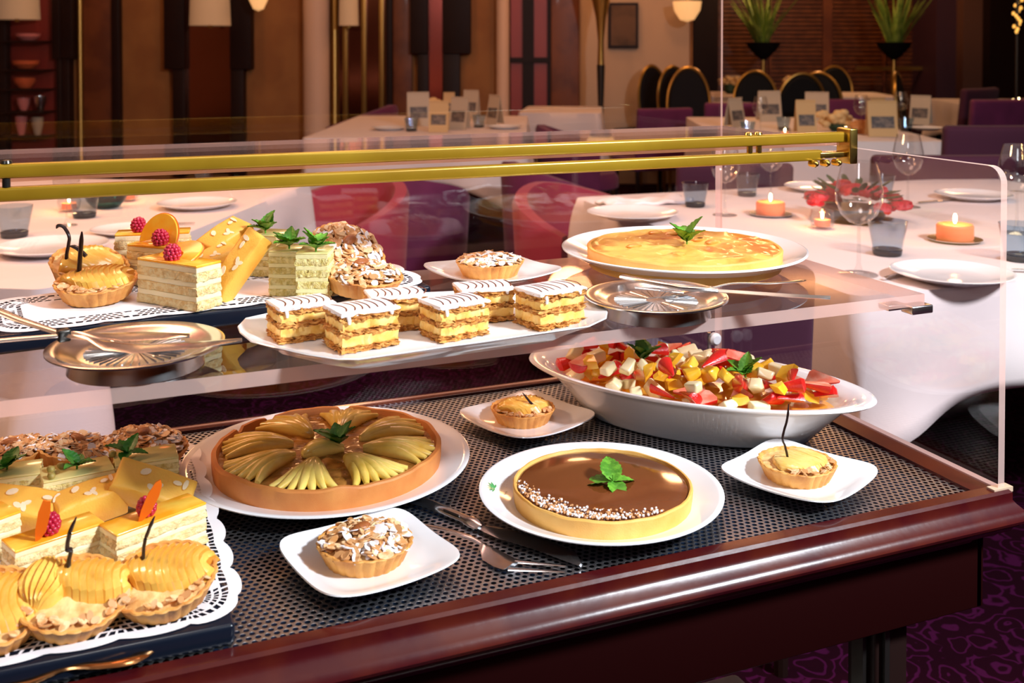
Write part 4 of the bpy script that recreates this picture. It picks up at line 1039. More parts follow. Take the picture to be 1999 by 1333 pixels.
for nm, a, m in (('wall_left', (XL-.1, XL, DN, DF, 0, H), tan), ('wall_right', (XR, XR+.1, DN, DF, 0, H), browned), ('wall_behind', (XL, XR, DN-.1, DN, 0, H), browned),
                 ('wall_back', (XL, XR, DF, DF+.1, 0, H), browned), ('wall_centre', (XL, xs, WB, WB+.2, 0, H), tan), ('wall_return', (xs-.2, xs, WB+.2, DF, 0, H), browned)):
    o = struct(room_box(G(), *a), nm, m); o.rotation_euler.z = YAW
# upright strips, panels and columns on the centre wall; px range, material, thickness
strips = [(-20, 22, darkw, .10, 'dark'), (22, 112, redpan, .02, 'red'), (155, 166, goldf, .06, 'gilt'), (166, 224, browned, .05, 'brown'), (224, 240, darkw, .09, 'dark'), (598, 648, pinkcol, .16, 'pale'), (648, 662, goldf, .12, 'gilt'),
          (755, 768, darkw, .08, 'dark'), (768, 806, browned, .05, 'brown'), (969, 994, pinkcol, .14, 'pale'), (1075, 1130, browned, .08, 'brown'), (1130, 1345, creamw, .04, 'cream')]
n_t = 0
for a, b, m, th, nm in strips:
    n_t += 1
    if nm in ('gilt', 'pale'):
        g = G(); r_ = (X_(b, WB)-X_(a, WB))/2; cx = (X_(a, WB)+X_(b, WB))/2
        g.lathe([(r_*1.25, 0), (r_*1.25, .12), (r_, .16), (r_, H-.12), (r_*1.25, H-.08), (r_*1.25, H)], 28, M=Mt((cx, WB-r_-.02, 0)))
        o = g.obj('trim_%d' % n_t, m)
    else: o = room_box(G(), X_(a, WB), X_(b, WB), WB-th, WB, 0, H, bev=.01).obj('trim_%d' % n_t, m)
    o['kind'] = 'structure'; o.rotation_euler.z = YAW
# stepped dark mirror frames
def stepped(a0, a1, b0, b1, ys, px_l, px_r, label, inner, lo_in=0):
    t = rthing('wall_mirror', label, 'mirror'); Z_ = WB-.02; zt = zat(ys, Z_)
    for q, (u0, u1, l0, l1) in enumerate(((a0, a1, a0+(a1-a0)*.38, a1), (b0, b1, b0, b1-(b1-b0)*.38))):
        g = G(); room_box(g, X_(u0, Z_), X_(u1, Z_), WB-.14, WB, zt, H-.1, bev=.008); room_box(g, X_(l0, Z_), X_(l1, Z_), WB-.12, WB, .08, zt+.003, bev=.008)
        g.obj('frame_post', darkw, t)
    room_box(G(), X_(a1, Z_)-.01, X_(b0, Z_)+.01, WB-.05, WB-.01, .1, H-.12).obj('mirror_glass', inner, t); return t
stepped(328, 367, 455, 496, 135, 367, 455, 'tall smoked wall mirror between two stepped dark posts, left of the pale column', mirror_m)
stepped(803, 838, 865, 920, 105, 838, 865, 'narrow reddish wall mirror between stepped dark posts, behind the menu-card table', mat('red_mirror', (.35, .08, .06), .2, metal=.9))
stepped(112, 128, 129, 152, 115, 0, 0, 'dark stepped post beside the red cabinet at the far left', darkw)
t = rthing('wall_mirror', 'tall narrow dim mirror with a pale top just right of the pale column', 'mirror')
room_box(G(), X_(664, WB), X_(752, WB), WB-.04, WB, .1, H-.1).obj('mirror_glass', mirror_m, t)
for a in (672, 708, 742): room_box(G(), X_(a, WB), X_(a+9, WB), WB-.09, WB-.03, .1, H-.12, bev=.004).obj('gilt_rod', goldf, t)
# red lacquer panel
t = rthing('lacquer_panel', 'red lacquered wall panel with a dark cross bar right of the slim pale column', 'wall panel')
for a, b in ((997, 1020), (1042, 1068)): room_box(G(), X_(a, WB), X_(b, WB), WB-.05, WB, .1, H-.1).obj('red_leaf', redpan, t)
g = G(); room_box(g, X_(1020, WB), X_(1042, WB), WB-.07, WB, .05, H-.1); room_box(g, X_(995, WB), X_(1075, WB), WB-.08, WB, zat(122, WB), zat(112, WB)); room_box(g, X_(1068, WB), X_(1076, WB), WB-.07, WB, .05, H-.1); g.obj('dark_frame', darkw, t)
# lamps on the wall
def wall_lamp(px0, px1, py_b, label, Z_=WB-.25, h=.38):
    t = rthing('wall_lamp', label, 'lamp'); x0, x1 = X_(px0, Z_), X_(px1, Z_); zb = zat(py_b, Z_); r_ = (x1-x0)/2
    g = G(); g.lathe([(r_, 0), (r_*.92, h), (r_*.9, h), (r_*.98, 0)], 32, closed=True, M=Mt(((x0+x1)/2, Z_, zb))); g.obj('lampshade', shade_m, t)
    g = G(); room_box(g, (x0+x1)/2-.012, (x0+x1)/2+.012, Z_, WB, zb+h*.5, zb+h*.5+.02); g.lathe([(.02, -.02), (.02, h*.6)], 12, M=Mt(((x0+x1)/2, Z_, zb))); g.obj('bracket', goldf, t); return t
wall_lamp(-8, 76, 38, 'wide cream wall lampshade at the top left corner')
wall_lamp(371, 450, 50, 'cream wall lampshade hanging before the tall smoked mirror')
wall_lamp(662, 700, 50, 'narrow cream lampshade right of the pale column')
def bowl_lamp(px, py, w, label, Z_):
    t = rthing('bowl_lamp', label, 'lamp'); r_ = w/2/F*Z_; zb = zat(py, Z_)
    g = G(); g.lathe([(0, 0), (r_*.5, .02), (r_*.9, .1), (r_, .18), (r_*.95, .18), (r_*.8, .1)], 32, M=Mt((X_(px, Z_), Z_, zb)), cap1=False); g.obj('glass_bowl', mat('lit_bowl', (.9, .6, .3), .5, emit=(1, .55, .2), es=.8), t)
    G().lathe([(.012, 0), (.012, H-zb-.1)], 10, M=Mt((X_(px, Z_), Z_, zb+.1))).obj('stem', goldf, t)
bowl_lamp(1341, 43, 56, 'glowing bowl lamp before the cream wall', WB-.4)
bowl_lamp(505, 22, 40, 'small glowing bowl lamp right of the tall smoked mirror', WB-.4)
# torchere and picture on the cream wall
t = rthing('floor_torchere', 'slim gilt floor torchere in front of the cream wall', 'lamp'); Z_ = 8.9; cx = X_(1173, Z_)
G().lathe([(.16, 0), (.16, .02), (.03, .05), (.02, .6), (.035, 1.1)], 20, M=Mt((cx, Z_, 0))).obj('base', darkmetal, t)
G().lathe([(.03, 1.1), (.025, 1.3), (.045, 1.5), (.1, 1.75)], 20, M=Mt((cx, Z_, 0))).obj('column', goldf, t)
G().lathe([(.1, 1.74), (.22, 1.95), (.2, 1.95), (.09, 1.76)], 24, M=Mt((cx, Z_, 0))).obj('bowl', mat('lit_bowl', (.9, .6, .3)), t)
t = rthing('wall_picture', 'small dark picture on the cream wall', 'picture')
room_box(G(), X_(1186, WB), X_(1244, WB), WB-.08, WB-.04, zat(94, WB), zat(6, WB)).obj('frame', darkw, t)
room_box(G(), X_(1191, WB), X_(1239, WB), WB-.085, WB-.075, zat(89, WB), zat(11, WB)).obj('canvas', mat('dim_canvas', (.16, .08, .04), .7, col2=(.08, .04, .02), ns=5), t)
# red cabinet of shelves at far left
t = rthing('display_cabinet', 'tall wall cabinet of pink and orange dishes at the far left', 'cabinet'); Z_ = WB-.1
room_box(G(), X_(24, WB), X_(110, WB), WB-.28, WB-.24, .1, .14).obj('plinth', darkw, t)
for q, py in enumerate((80, 135, 172, 215, 262)): room_box(G(), X_(26, WB), X_(110, WB), WB-.28, WB-.02, zat(py, WB)-.012, zat(py, WB)).obj('shelf', darkw, t)
for px, py, w_, h_2, m, lb in ((55, 80, 46, 14, mat('pink_glaze', (.8, .25, .22), .3), 'pink dish on the top cabinet shelf at the far left'), (50, 134, 50, 16, mat('orange_glaze', (.75, .15, .05), .3), 'orange dish on the second cabinet shelf'),
                               (48, 171, 40, 20, mat('orange_glaze', (0, 0, 0)), 'orange bowl on the middle cabinet shelf'), (45, 214, 24, 24, mat('pink_glaze', (0, 0, 0)), 'pink cup on the left of the fourth cabinet shelf'), (78, 214, 22, 28, silver, 'silvery jug on the right of the fourth cabinet shelf'), (40, 261, 22, 36, mat('pink_glaze', (0, 0, 0)), 'pink vase on the left of the lowest cabinet shelf'), (72, 261, 22, 34, cardw, 'pale vase on the right of the lowest cabinet shelf')):
    r_ = w_/2/F*Z_; hh = h_2/F*Z_
    o = G().lathe([(r_*.5, 0), (r_*.6, hh*.1), (r_*.95, hh*.6), (r_, hh), (r_*.92, hh), (r_*.8, hh*.5)], 24, cap1=True).obj('glazed_vessel', m, loc=vw(X_(px, Z_-.05), Z_-.05, zat(py, WB)+.001)); tag(o, lb, 'vessel')

# louvred wood wall at the right rear
Zr = 14.0
t = rthing('louvred_screen', 'dark wood louvred wall panelling behind the two planters', 'wall panelling')
def Xr(px): return X_(px, Zr)
room_box(G(), Xr(1352), Xr(1825), Zr+.05, Zr+.1, 0, H).obj('backing', louver, t)
g = G()
for i in range(56): room_box(g, Xr(1352), Xr(1822), Zr, Zr+.05, .06+i*.057, .06+i*.057+.035)
g.obj('louvres', louver, t)
for a, b in ((1352, 1400), (1604, 1622), (1818, 1828), (1500, 1504), (1722, 1726)): room_box(G(), Xr(a), Xr(b), Zr-.06, Zr+.02, 0, H).obj('upright', browned if b-a < 30 else darkw, t)
room_box(G(), Xr(1655), Xr(1812), Zr-.35, Zr-.3, zat(136, Zr), zat(129, Zr)).obj('rail', goldf, t)
for i, (a, b, m, Zq) in enumerate(((1828, 1880, mat('plum_paint', (.06, .02, .04), .6), 13.2), (1880, 1932, mat('brown_paint', (.14, .06, .04), .6), 13.0), (1932, 2060, darkw, 12.8))):
    o = room_box(G(), X_(a, Zq), X_(b, Zq)+(.6 if i == 2 else 0), Zq, DF, 0, H).obj('trim_%d' % (20+i), m); o['kind'] = 'structure'; o.rotation_euler.z = YAW
# planters
def planter(px, label):
    Z_ = 12.4; t = thing('pedestal_planter', label, 'planter', vw(X_(px, Z_), Z_, 0), YAW)
    zt = zat(84, Z_); r_ = .2
    G().lathe([(.02, 0), (.07, .03), (.17, .14), (r_, .2), (r_+.01, .21), (r_-.02, .2), (.02, .17)], 32, M=Mt((0, 0, zt-.2))).obj('bowl', black_m, t)
    G().lathe([(.17, 0), (.17, .03), (.03, .06), (.02, .5), (.035, .8), (.02, zt-.2)], 24).obj('pedestal', goldf, t)
    g = G(); rnd = random.Random(px)
    for i in range(46):
        a = rnd.uniform(0, 6.28); el = rnd.uniform(.9, 1.5); l = rnd.uniform(.45, .85); rr = rnd.uniform(0, .08)
        b = V((rr*cos(a), rr*sin(a), zt-.03)); d = V((cos(a)*cos(el), sin(a)*cos(el), sin(el)))
        g.tube([b, b+d*l*.5, b+d*l+V((cos(a), sin(a), 0))*.08*l], [(.02, .006), (.022, .005), (.003, .002)], 6)
    g.obj('spiky_leaves', leaf_bg, t, kind='stuff'); return t
planter(1490, 'black bowl planter with tall spiky green leaves, the left of the two'); planter(1745, 'black bowl planter with spiky green leaves, the right of the two')
# chandelier strip at right
t = rthing('crystal_lamp', 'tall amber crystal lamp at the top right edge', 'lamp'); Z_ = 8.0
g = G(); rnd = random.Random(4)
for i in range(40):
    g.blob((X_(1985, Z_)+rnd.uniform(-.03, .03), Z_+rnd.uniform(-.03, .03), zat(62, Z_)+i*.02), (.012, .012, .016), 8)
g.obj('crystals', mat('amber_crystal', (.8, .45, .1), .1, emit=(1, .5, .1), es=1.2), t, kind='stuff')
G().lathe([(.15, .0), (.15, .02), (.012, .04), (.012, 2.6)], 12, M=Mt((X_(1985, Z_), Z_, 0))).obj('stand', darkmetal, t)

# ------------------------------------------------------------------ tables with cloths
def round_rect(a, b, r, n=10, step=.02):
    P = []
    cs = [(a-r, -b+r, -PI/2), (a-r, b-r, 0), (-a+r, b-r, PI/2), (-a+r, -b+r, PI)]
    for ci, (cx, cy, a0_) in enumerate(cs):
        for i in range(n+1):
            q = a0_+PI/2*i/n; P.append((V((cx+r*cos(q), cy+r*sin(q), 0)), V((cos(q), sin(q), 0)), 1-abs(i/n-.5)*.0))
        nx = cs[(ci+1) % 4]; q = a0_+PI/2; s_ = V((cx+r*cos(q), cy+r*sin(q), 0)); e = V((nx[0]+r*cos(q), nx[1]+r*sin(q), 0)); k = max(2, int((e-s_).length/step)); L_ = (e-s_).length
        for i in range(1, k): d = min(i/k, 1-i/k)*L_; P.append((s_.lerp(e, i/k), V((cos(q), sin(q), 0)), math.exp(-(d/.2)**1.3)))
    return P
def table(c, rz, a, b, label_c, label_t, h=TB, d0=.22, dc=.14, sd=0, flare=.12, cat='table'):
    t = thing('dining_table', label_t, 'table', (c.x, c.y, 0), rz)
    G().box((0, 0, h-.022), (2*a-.03, 2*b-.03, .03), bev=.004).obj('tabletop', browned, t)
    for sx in (-1, 1):
        for sy_ in (-1, 1): G().tube([(sx*(a-.08), sy_*(b-.08), 0), (sx*(a-.08), sy_*(b-.08), h-.036)], .022, 12).obj('leg', darkmetal, t)
    P = round_rect(a, b, .03); g = G(); per = 0; L_ = [0]
    for i in range(1, len(P)): L_.append(L_[-1]+(P[i][0]-P[i-1][0]).length)
    rings = [[tuple(p*k)[:2]+(0,) for p, n_, w_ in P] for k in (.2, .6, .97)]
    rings.append([tuple(p+n_*.004+V((0, 0, -.003))) for p, n_, w_ in P])
    for j in range(1, 11):
        u = j/10; r = []
        for i, (p, n_, w_) in enumerate(P):
            d = d0+dc*w_; rip = .026*noise.noise(V((L_[i]*3.4+sd, u*.8, sd)))*u*2+.012*sin(L_[i]*16+sd)*u*(1+w_)
            q = p+n_*(.006+flare*d*u*(1-.4*u)+rip*(1+1.2*w_)); q.z = -.004-d*u
            r.append(tuple(q))
        rings.append(r)
    g.loft(rings, True, False); o = g.obj('tablecloth', cloth_m, loc=(c.x, c.y, h+.001), rz=rz, ang=70)
    sm = o.modifiers.new('thickness', 'SOLIDIFY'); sm.thickness = .0012; sm.offset = -1
    tag(o, label_c, 'tablecloth'); return t
def vtable(A, dirL, L_, Wd, **k):
    """A = near-left corner (X, Z) in the room frame, dirL = direction of the left edge, table to its right"""
    d = V((dirL[0], dirL[1], 0)).normalized(); n_ = V((d.y, -d.x, 0))*(1 if Wd > 0 else -1)
    c = V((A[0], A[1], 0))+d*L_/2+n_*abs(Wd)/2; w_ = vw(c.x, c.y); ang = math.atan2(n_.y, n_.x)+YAW
    return table(w_, ang, abs(Wd)/2, L_/2, **k)
TBc = TB+.002
vtable((.69, 2.1), (-.325, .946), 1.47, 1.7, label_c='white cloth on the candle-lit table at the right', label_t='rectangular dining table at the right under the candle-lit white cloth', d0=.2, dc=.13, sd=1)
vtable((-.965, 2.16), (.13, 1), 1.72, -2.0, label_c='white cloth on the table at the left behind the upper tray', label_t='rectangular dining table at the left behind the upper tray', d0=.16, dc=.2, sd=4)
vtable((-1.15, 5.75), (.02, 1), 1.9, 1.22, label_c='white cloth on the menu-card table left of centre', label_t='dining table left of centre under the menu-card cloth', d0=.24, dc=.2, sd=7)
vtable((.05, 8.0), (.1, 1), .9, .62, label_c='white cloth on the small bare table before the red lacquer panel', label_t='small table before the red lacquer panel', d0=.4, dc=.15, sd=9)
vtable((1.15, 5.6), (.05, 1), 1.9, 1.15, label_c='white cloth on the menu-card table at the right rear', label_t='dining table at the right rear under a cloth set with menu cards', d0=.5, dc=.12, sd=11)
vtable((1.58, 8.8), (.1, 1), .75, .5, label_c='white cloth on the table half hidden behind the black oval chairs', label_t='table half hidden behind the black oval chairs', d0=.3, dc=.1, sd=13)
vtable((2.0, 10.6), (.1, 1), 1.2, 1.9, label_c='cream cloth on the far banquet table below the left planter', label_t='far banquet table below the left planter', d0=.4, dc=.05, sd=15)
vtable((3.9, 8.8), (.1, 1), 1.4, 1.9, label_c='dim cloth on the far right table near the crystal lamp', label_t='far right table near the crystal lamp', d0=.3, dc=.1, sd=17)

# ------------------------------------------------------------------ tableware
def tz(px, py, z=TBc): p = atz(px, py, z); return V((p.x, p.y, z))
def tumbler():
    o = E('tumbler'); r0, r1, h = .032, .044, .078
    G().lathe([(r0, .012), (r1, h), (r1-.0016, h), (r0-.002, .014)], 32, cap0=False, cap1=False).obj('bowl', smoke, o)
    G().lathe([(r0-.002, 0), (r0, .003), (r0+.0012, .013), (r0-.002, .0145)], 32).obj('thick_base', smoke_base, o); return o
def wineglass():
    o = E('wine_glass'); h = .215
    G().lathe([(.003, .095), (.018, .1), (.034, .115), (.043, .14), (.044, .16), (.038, .19), (.032, h), (.031, h), (.037, .19), (.043, .16), (.042, .14), (.033, .117), (.017, .102)], 36, cap1=True).obj('bowl', glass, o)
    G().lathe([(.036, 0), (.036, .0015), (.01, .004), (.004, .02), (.003, .09), (.004, .096)], 24).obj('stem', glass, o); return o
def tealight():
    o = E('glass_candle'); G().lathe([(.02, 0), (.03, .006), (.034, .03), (.03, .05), (.028, .05), (.032, .03), (.027, .008)], 24, cap1=True).obj('glass_cup', glass, o)
    G().lathe([(.021, .008), (.021, .025), (.01, .024)], 20).obj('wax', candle_m, o)
    G().blob((0, 0, .037), (.004, .004, .011), 8).obj('flame', flame, o); return o
def candle():
    o = E('candle'); G().lathe([(.04, .004), (.042, .008), (.042, .036), (.039, .04), (.02, .037), (.004, .037)], 36).obj('wax', candle_m, o)
    G().lathe([(.03, 0), (.05, .001), (.062, .005), (.062, .006), (.04, .0035)], 36).obj('saucer', silver, o)
    G().tube([(0, 0, .036), (0, 0, .045)], .0008, 6).obj('wick', darkmetal, o); G().blob((0, 0, .053), (.0045, .0045, .013), 8).obj('flame', flame, o); return o
def dinner_plate():
    o = round_plate(.12, .018, .6).obj('dinner_plate', white); return o
def put(key, b, px, py, label, cat, group=None, sc_=1, rz=0): return make(key, b, label, cat, tz(px, py), rz, group, scale=sc_)
put('tu', tumbler, 1732, 497, 'smoke-grey tumbler in front of the red flowers', 'tumbler', sc_=1.05)
put('tu', None, 1357, 403, 'smoke-grey tumbler above the apricot flan, left of the pane edge', 'tumbler', sc_=.95)
put('tu', None, 1458, 382, 'smoke-grey tumbler right of the pane edge, behind the left candle', 'tumbler', sc_=.95)
put('tu', None, 1722, 385, 'smoke-grey tumbler behind the red flowers', 'tumbler', sc_=.95)
put('tu', None, 1992, 508, 'smoke-grey tumbler cut by the right picture edge', 'tumbler', sc_=1.1)
put('tu', None, 28, 462, 'blue-grey tumbler at the left picture edge on the left table', 'tumbler', sc_=1.05)
put('tu', None, 165, 424, 'tumbler before the teal vase on the left table', 'tumbler', sc_=1.0)
put('tu', None, 398, 352, 'dark tumbler just under the brass bar on the left table', 'tumbler', sc_=.95)
put('wg', wineglass, 1676, 536, 'large wine glass before the red flowers', 'wine glass', sc_=1.15)
put('wg', None, 1504, 393, 'wine glass behind the left candle, under the brass bar end', 'wine glass', sc_=1.0)
put('wg', None, 1772, 404, 'wine glass right of the flowers, near the far table edge', 'wine glass', sc_=1.05)
put('wg', None, 1985, 455, 'wine glass at the right picture edge', 'wine glass', sc_=1.1)
put('wg', None, 1415, 420, 'wine glass just right of the pane edge behind the flan', 'wine glass', sc_=1.0)
put('wg', None, 130, 440, 'wine glass on the left table near the teal vase', 'wine glass', sc_=.8)
put('cd', candle, 1864, 470, 'lit orange candle on a silver saucer at the right', 'candle', sc_=1.08)
put('cd', None, 1504, 420, 'lit orange candle on a silver saucer left of the flowers', 'candle', sc_=1.0)
put('tl', tealight, 1605, 446, 'small glass tealight in front of the flowers', 'tealight', sc_=1.0)
put('tl', None, 250, 392, 'small glass tealight on the left table right of the teal vase', 'tealight')
put('tl', None, 135, 412, 'small glass tealight on the left table by the tumbler', 'tealight')
put('dp', dinner_plate, 1858, 545, 'dinner plate at the near right of the right table', 'plate', sc_=1.05)
put('dp', None, 1900, 388, 'dinner plate at the far right of the right table', 'plate')
put('dp', None, 1600, 372, 'dinner plate on the far edge of the right table', 'plate')
put('dp', None, 1235, 425, 'dinner plate at the left end of the right table behind the flan', 'plate', sc_=1.1)
put('dp', None, 385, 405, 'dinner plate near the right corner of the left table', 'plate')
put('dp', None, 100, 492, 'dinner plate at the front of the left table behind the vanilla pods', 'plate', sc_=1.1)
put('dp', None, 250, 455, 'dinner plate on the left table between the glasses and the peach cakes', 'plate', sc_=.8)
def napkin(): return G().grid(lambda u, v: ((u-.5)*.3, (v-.5)*.1+.02*sin(u*5), .012+.012*noise.noise(V((u*5, v*3, 0)))+.01*sin(u*9)*sin(v*3)), 24, 10).obj('folded_napkin', napkin_m, ang=180)
nk = put('nk', napkin, 1255, 398, 'folded white napkin at the left end of the right table', 'napkin', rz=.1); nk.modifiers.new('s', 'SOLIDIFY').thickness = .01
def table_knife():
    g = G(); g.tube([(0, 0, .004), (.09, 0, .004)], [(.005, .003), (.006, .003)], 8); g.tube([(.09, 0, .004), (.12, 0, .004), (.21, 0, .004)], [(.007, .001), (.009, .001), (.003, .0008)], 8); return g.obj('table_knife', silver)
put('tk', table_knife, 1725, 547, 'silver table knife left of the near dinner plate on the right table', 'knife', rz=.35)
put('tk', None, 1975, 530, 'silver table knife at the right picture edge beside the tumbler', 'knife', rz=-.6)
put('tk', None, 230, 440, 'silver table knife on the left table before the plate', 'knife', rz=-.3)
put('tk', None, 1790, 398, 'silver table knife on the far side of the right table', 'knife', rz=.1)
for px, py, zq in ((1864, 470, .07), (1504, 420, .07), (1605, 446, .06), (250, 392, .06), (135, 412, .06)):
    p = tz(px, py); p.z += zq; point('candle_glow', tuple(p), .55, (1, .45, .15), .01)
# teal vase
def vase(): return G().lathe([(.03, 0), (.036, .004), (.05, .02), (.056, .035), (.05, .05), (.04, .056), (.038, .056), (.048, .05), (.053, .035), (.045, .018)], 36, cap1=True).obj('teal_vase', teal)
put('vs', vase, 207, 405, 'squat teal glass vase on the left table', 'vase', sc_=1.15)
# red flowers
def flowers():
    o = E('flower_arrangement'); rnd = random.Random(2); g = G(); g2 = G()
    G().lathe([(.04, 0), (.06, .01), (.065, .03), (.05, .03)], 24).obj('bowl', darkmetal, o)
    for i in range(20):
        a = rnd.uniform(0, 6.28); q = math.sqrt(rnd.random())*.098; c = V((q*cos(a), q*sin(a), .035+.03*(1-(q/.09)**2)+rnd.uniform(-.006, .006)))
        gg = G()
        for k in range(16):
            b = rnd.uniform(0, 6.28); el = .2+k*.09; d = V((cos(b)*cos(el), sin(b)*cos(el), sin(el)))
            gg.blob((0, 0, 0), (.015, .010, .003), 8, M=Matrix.Translation(c+d*.012) @ d.to_track_quat('Z', 'Y').to_matrix().to_4x4())
        gg.obj('red_bloom', red_m, o)
    for i in range(60):
        a = rnd.uniform(0, 6.28); el = rnd.uniform(-.1, .9); d = V((cos(a)*cos(el), sin(a)*cos(el), sin(el)*.6))
        g.blob((0, 0, 0), (.018, .008, .0012), 8, M=Matrix.Translation(V((0, 0, .04))+d*.085) @ d.to_track_quat('X', 'Z').to_matrix().to_4x4())
    g.obj('leaves', leaf_dk, o, kind='stuff'); return o
put('fl', flowers, 1666, 432, 'low arrangement of dark red flowers between the candles', 'flowers', sc_=1.4)

# menu cards, on the two rear tables
def menu(m=card, wd=.13, h=.19):
    o = E('menu_card'); g = G(); g.box((0, 0, h/2), (wd, .003, h), M=Mt(rx=-.18)); g.box((0, .055, h/2), (wd, .003, h), M=Mt((0, .01, 0), rx=.18)); g.obj('folded_card', m, o)
    G().box((0, -.0025, h*.42), (wd*.78, .001, h*.34), M=Mt(rx=-.18)).obj('printed_picture', pic, o); return o
def card_at(key, m, px, py, Z_, w_, hp, rz, label, gp):
    h = hp/F*Z_/.97; wd = w_/F*Z_/max(.4, cos(rz)); o = make(key, lambda: menu(m), label, 'menu card', vw(X_(px, Z_), Z_, TBc), YAW+rz, gp); o.scale = (wd/.13, 1, h/.19)
g1, g2_ = 'menu cards on the left rear table', 'menu cards on the right rear table'
for k, m, px, Z_, w_, hp, rz, lb in (('mc', card, 855, 6.1, 38, 58, -.1, 'tan menu card with dark picture, front of the left rear table'), ('mw', cardw, 818, 6.6, 42, 62, .3, 'pale menu card behind the tan one on the left rear table'), ('mw', None, 892, 6.3, 34, 60, -.5, 'pale menu card with picture right of the tan one, left rear table'),
                                     ('mw', None, 916, 7.3, 30, 52, -.4, 'pale menu card at the back of the left rear table'), ('mw', None, 958, 6.7, 22, 55, -.9, 'narrow turned menu card at the right of the left rear table'), ('mc', None, 877, 7.4, 22, 46, .1, 'small tan card at the back of the left rear table')):
    card_at(k, m, px, 0, Z_, w_, hp, rz, lb, None)
for k, m, px, Z_, w_, hp, rz, lb in (('mc', None, 1577, 6.0, 40, 62, .1, 'tan menu card with dark picture at the front of the right rear table'), ('mc', None, 1726, 5.8, 58, 66, 0, 'wide tan menu card with dark picture, front right of the right rear table'), ('mw', None, 1506, 7.0, 46, 56, .2, 'pale tan card at the back left of the right rear table'), ('mw', None, 1596, 7.1, 44, 52, -.2, 'pale card behind the bread basket on the right rear table'),
                                     ('mw', None, 1444, 6.5, 34, 54, .8, 'turned pale menu card at the left of the right rear table'), ('mw', None, 1795, 6.7, 30, 54, -.7, 'turned dark-pictured card at the right of the right rear table'), ('mc', None, 1718, 7.2, 28, 40, 0, 'small card at the back right of the right rear table')):
    card_at(k, m, px, 0, Z_, w_, hp, rz, lb, None)
for i, (px, Z_, kd, lb) in enumerate(((803, 6.2, 'tu', 'blue-grey tumbler at the left of the menu cards, left rear table'), (935, 6.5, 'tu', 'tumbler between the menu cards of the left rear table'), (985, 6.4, 'dp', 'dinner plate at the right end of the left rear table'), (760, 6.3, 'dp', 'dinner plate at the left end of the left rear table'),
                                      (1485, 6.0, 'wg', 'wine glass before the pale cards of the right rear table'), (1530, 6.3, 'tu', 'tumbler between cards of the right rear table'), (1533, 5.8, 'tl', 'tealight at the front of the right rear table'), (1682, 6.2, 'wg', 'wine glass left of the wide menu card'), (1652, 5.9, 'tl', 'tealight by the bread of the right rear table'), (1770, 6.2, 'tu', 'blue-grey tumbler right of the wide menu card'), (1760, 6.6, 'wg', 'wine glass behind the wide menu card'), (1810, 6.3, 'dp', 'dinner plate at the right end of the right rear table'), (1460, 5.9, 'tu', 'tumbler at the left end of the right rear table'))):
    cat = {'tu': 'tumbler', 'dp': 'plate', 'wg': 'wine glass', 'tl': 'tealight'}[kd]
    make(kd, None, lb, cat, vw(X_(px, Z_), Z_, TBc), 0, scale=1 if kd != 'dp' else .9)
# rolls and pale flowers on the right rear table
o = G().blob((0, 0, .04), (.075, .05, .04), 20, amp=.5, fq=60).obj('bread_roll', mat('bread', (.5, .2, .06), .6), loc=vw(X_(1685, 6.0), 6.0, TBc)); tag(o, 'browned bread roll left of the wide menu card', 'bread')
def pale_bunch(lb, px, Z_, h=.1):
    o = E('flower_bunch'); rnd = random.Random(px); g = G()
    for i in range(22): g.blob((rnd.uniform(-.09, .09), rnd.uniform(-.06, .06), h+rnd.uniform(0, .07)), (.03, .03, .022), 8)
    g.obj('blooms', mat('pale_petals', (.75, .5, .22), .7), o, kind='stuff'); G().lathe([(.03, 0), (.06, .03), (.06, h), (.05, h)], 20).obj('vase', leaf_dk, o)
    o.location = vw(X_(px, Z_), Z_, TBc); o.rotation_euler.z = YAW; tag(o, lb, 'flowers')
pale_bunch('bunch of pale flowers in the middle of the right rear table', 1635, 6.2, .04)
pale_bunch('pale flowers on the far banquet table, left bunch', 1425, 11.2); pale_bunch('pale flowers on the far banquet table, middle bunch', 1498, 11.0); pale_bunch('pale flowers on the far banquet table, right bunch', 1550, 11.3)
pale_bunch('tiny flower bunch at the back of the left rear table', 850, 7.4, .06)
for i, (px, Z_, w_, lb) in enumerate(((1432, 11.3, 30, 'blank pale card at the left of the far banquet table'), (1475, 10.9, 34, 'blank pale card in front on the far banquet table'), (1555, 10.9, 40, 'blank pale card at the right of the far banquet table'))):
    card_at('mw', None, px, 0, Z_, w_, 32, 0, lb, None)
# candelabrum candles at right edge
for i, (px, Z_, lb) in enumerate(((1978, 8.9, 'tealight near the crystal lamp, left one'), (1990, 9.1, 'tealight near the crystal lamp, right one'), (884, 7.5, 'tealight burning at the back of the left rear table'))):
    make('tl', None, lb, 'tealight', vw(X_(px, Z_), Z_, TBc), 0, scale=1.2)

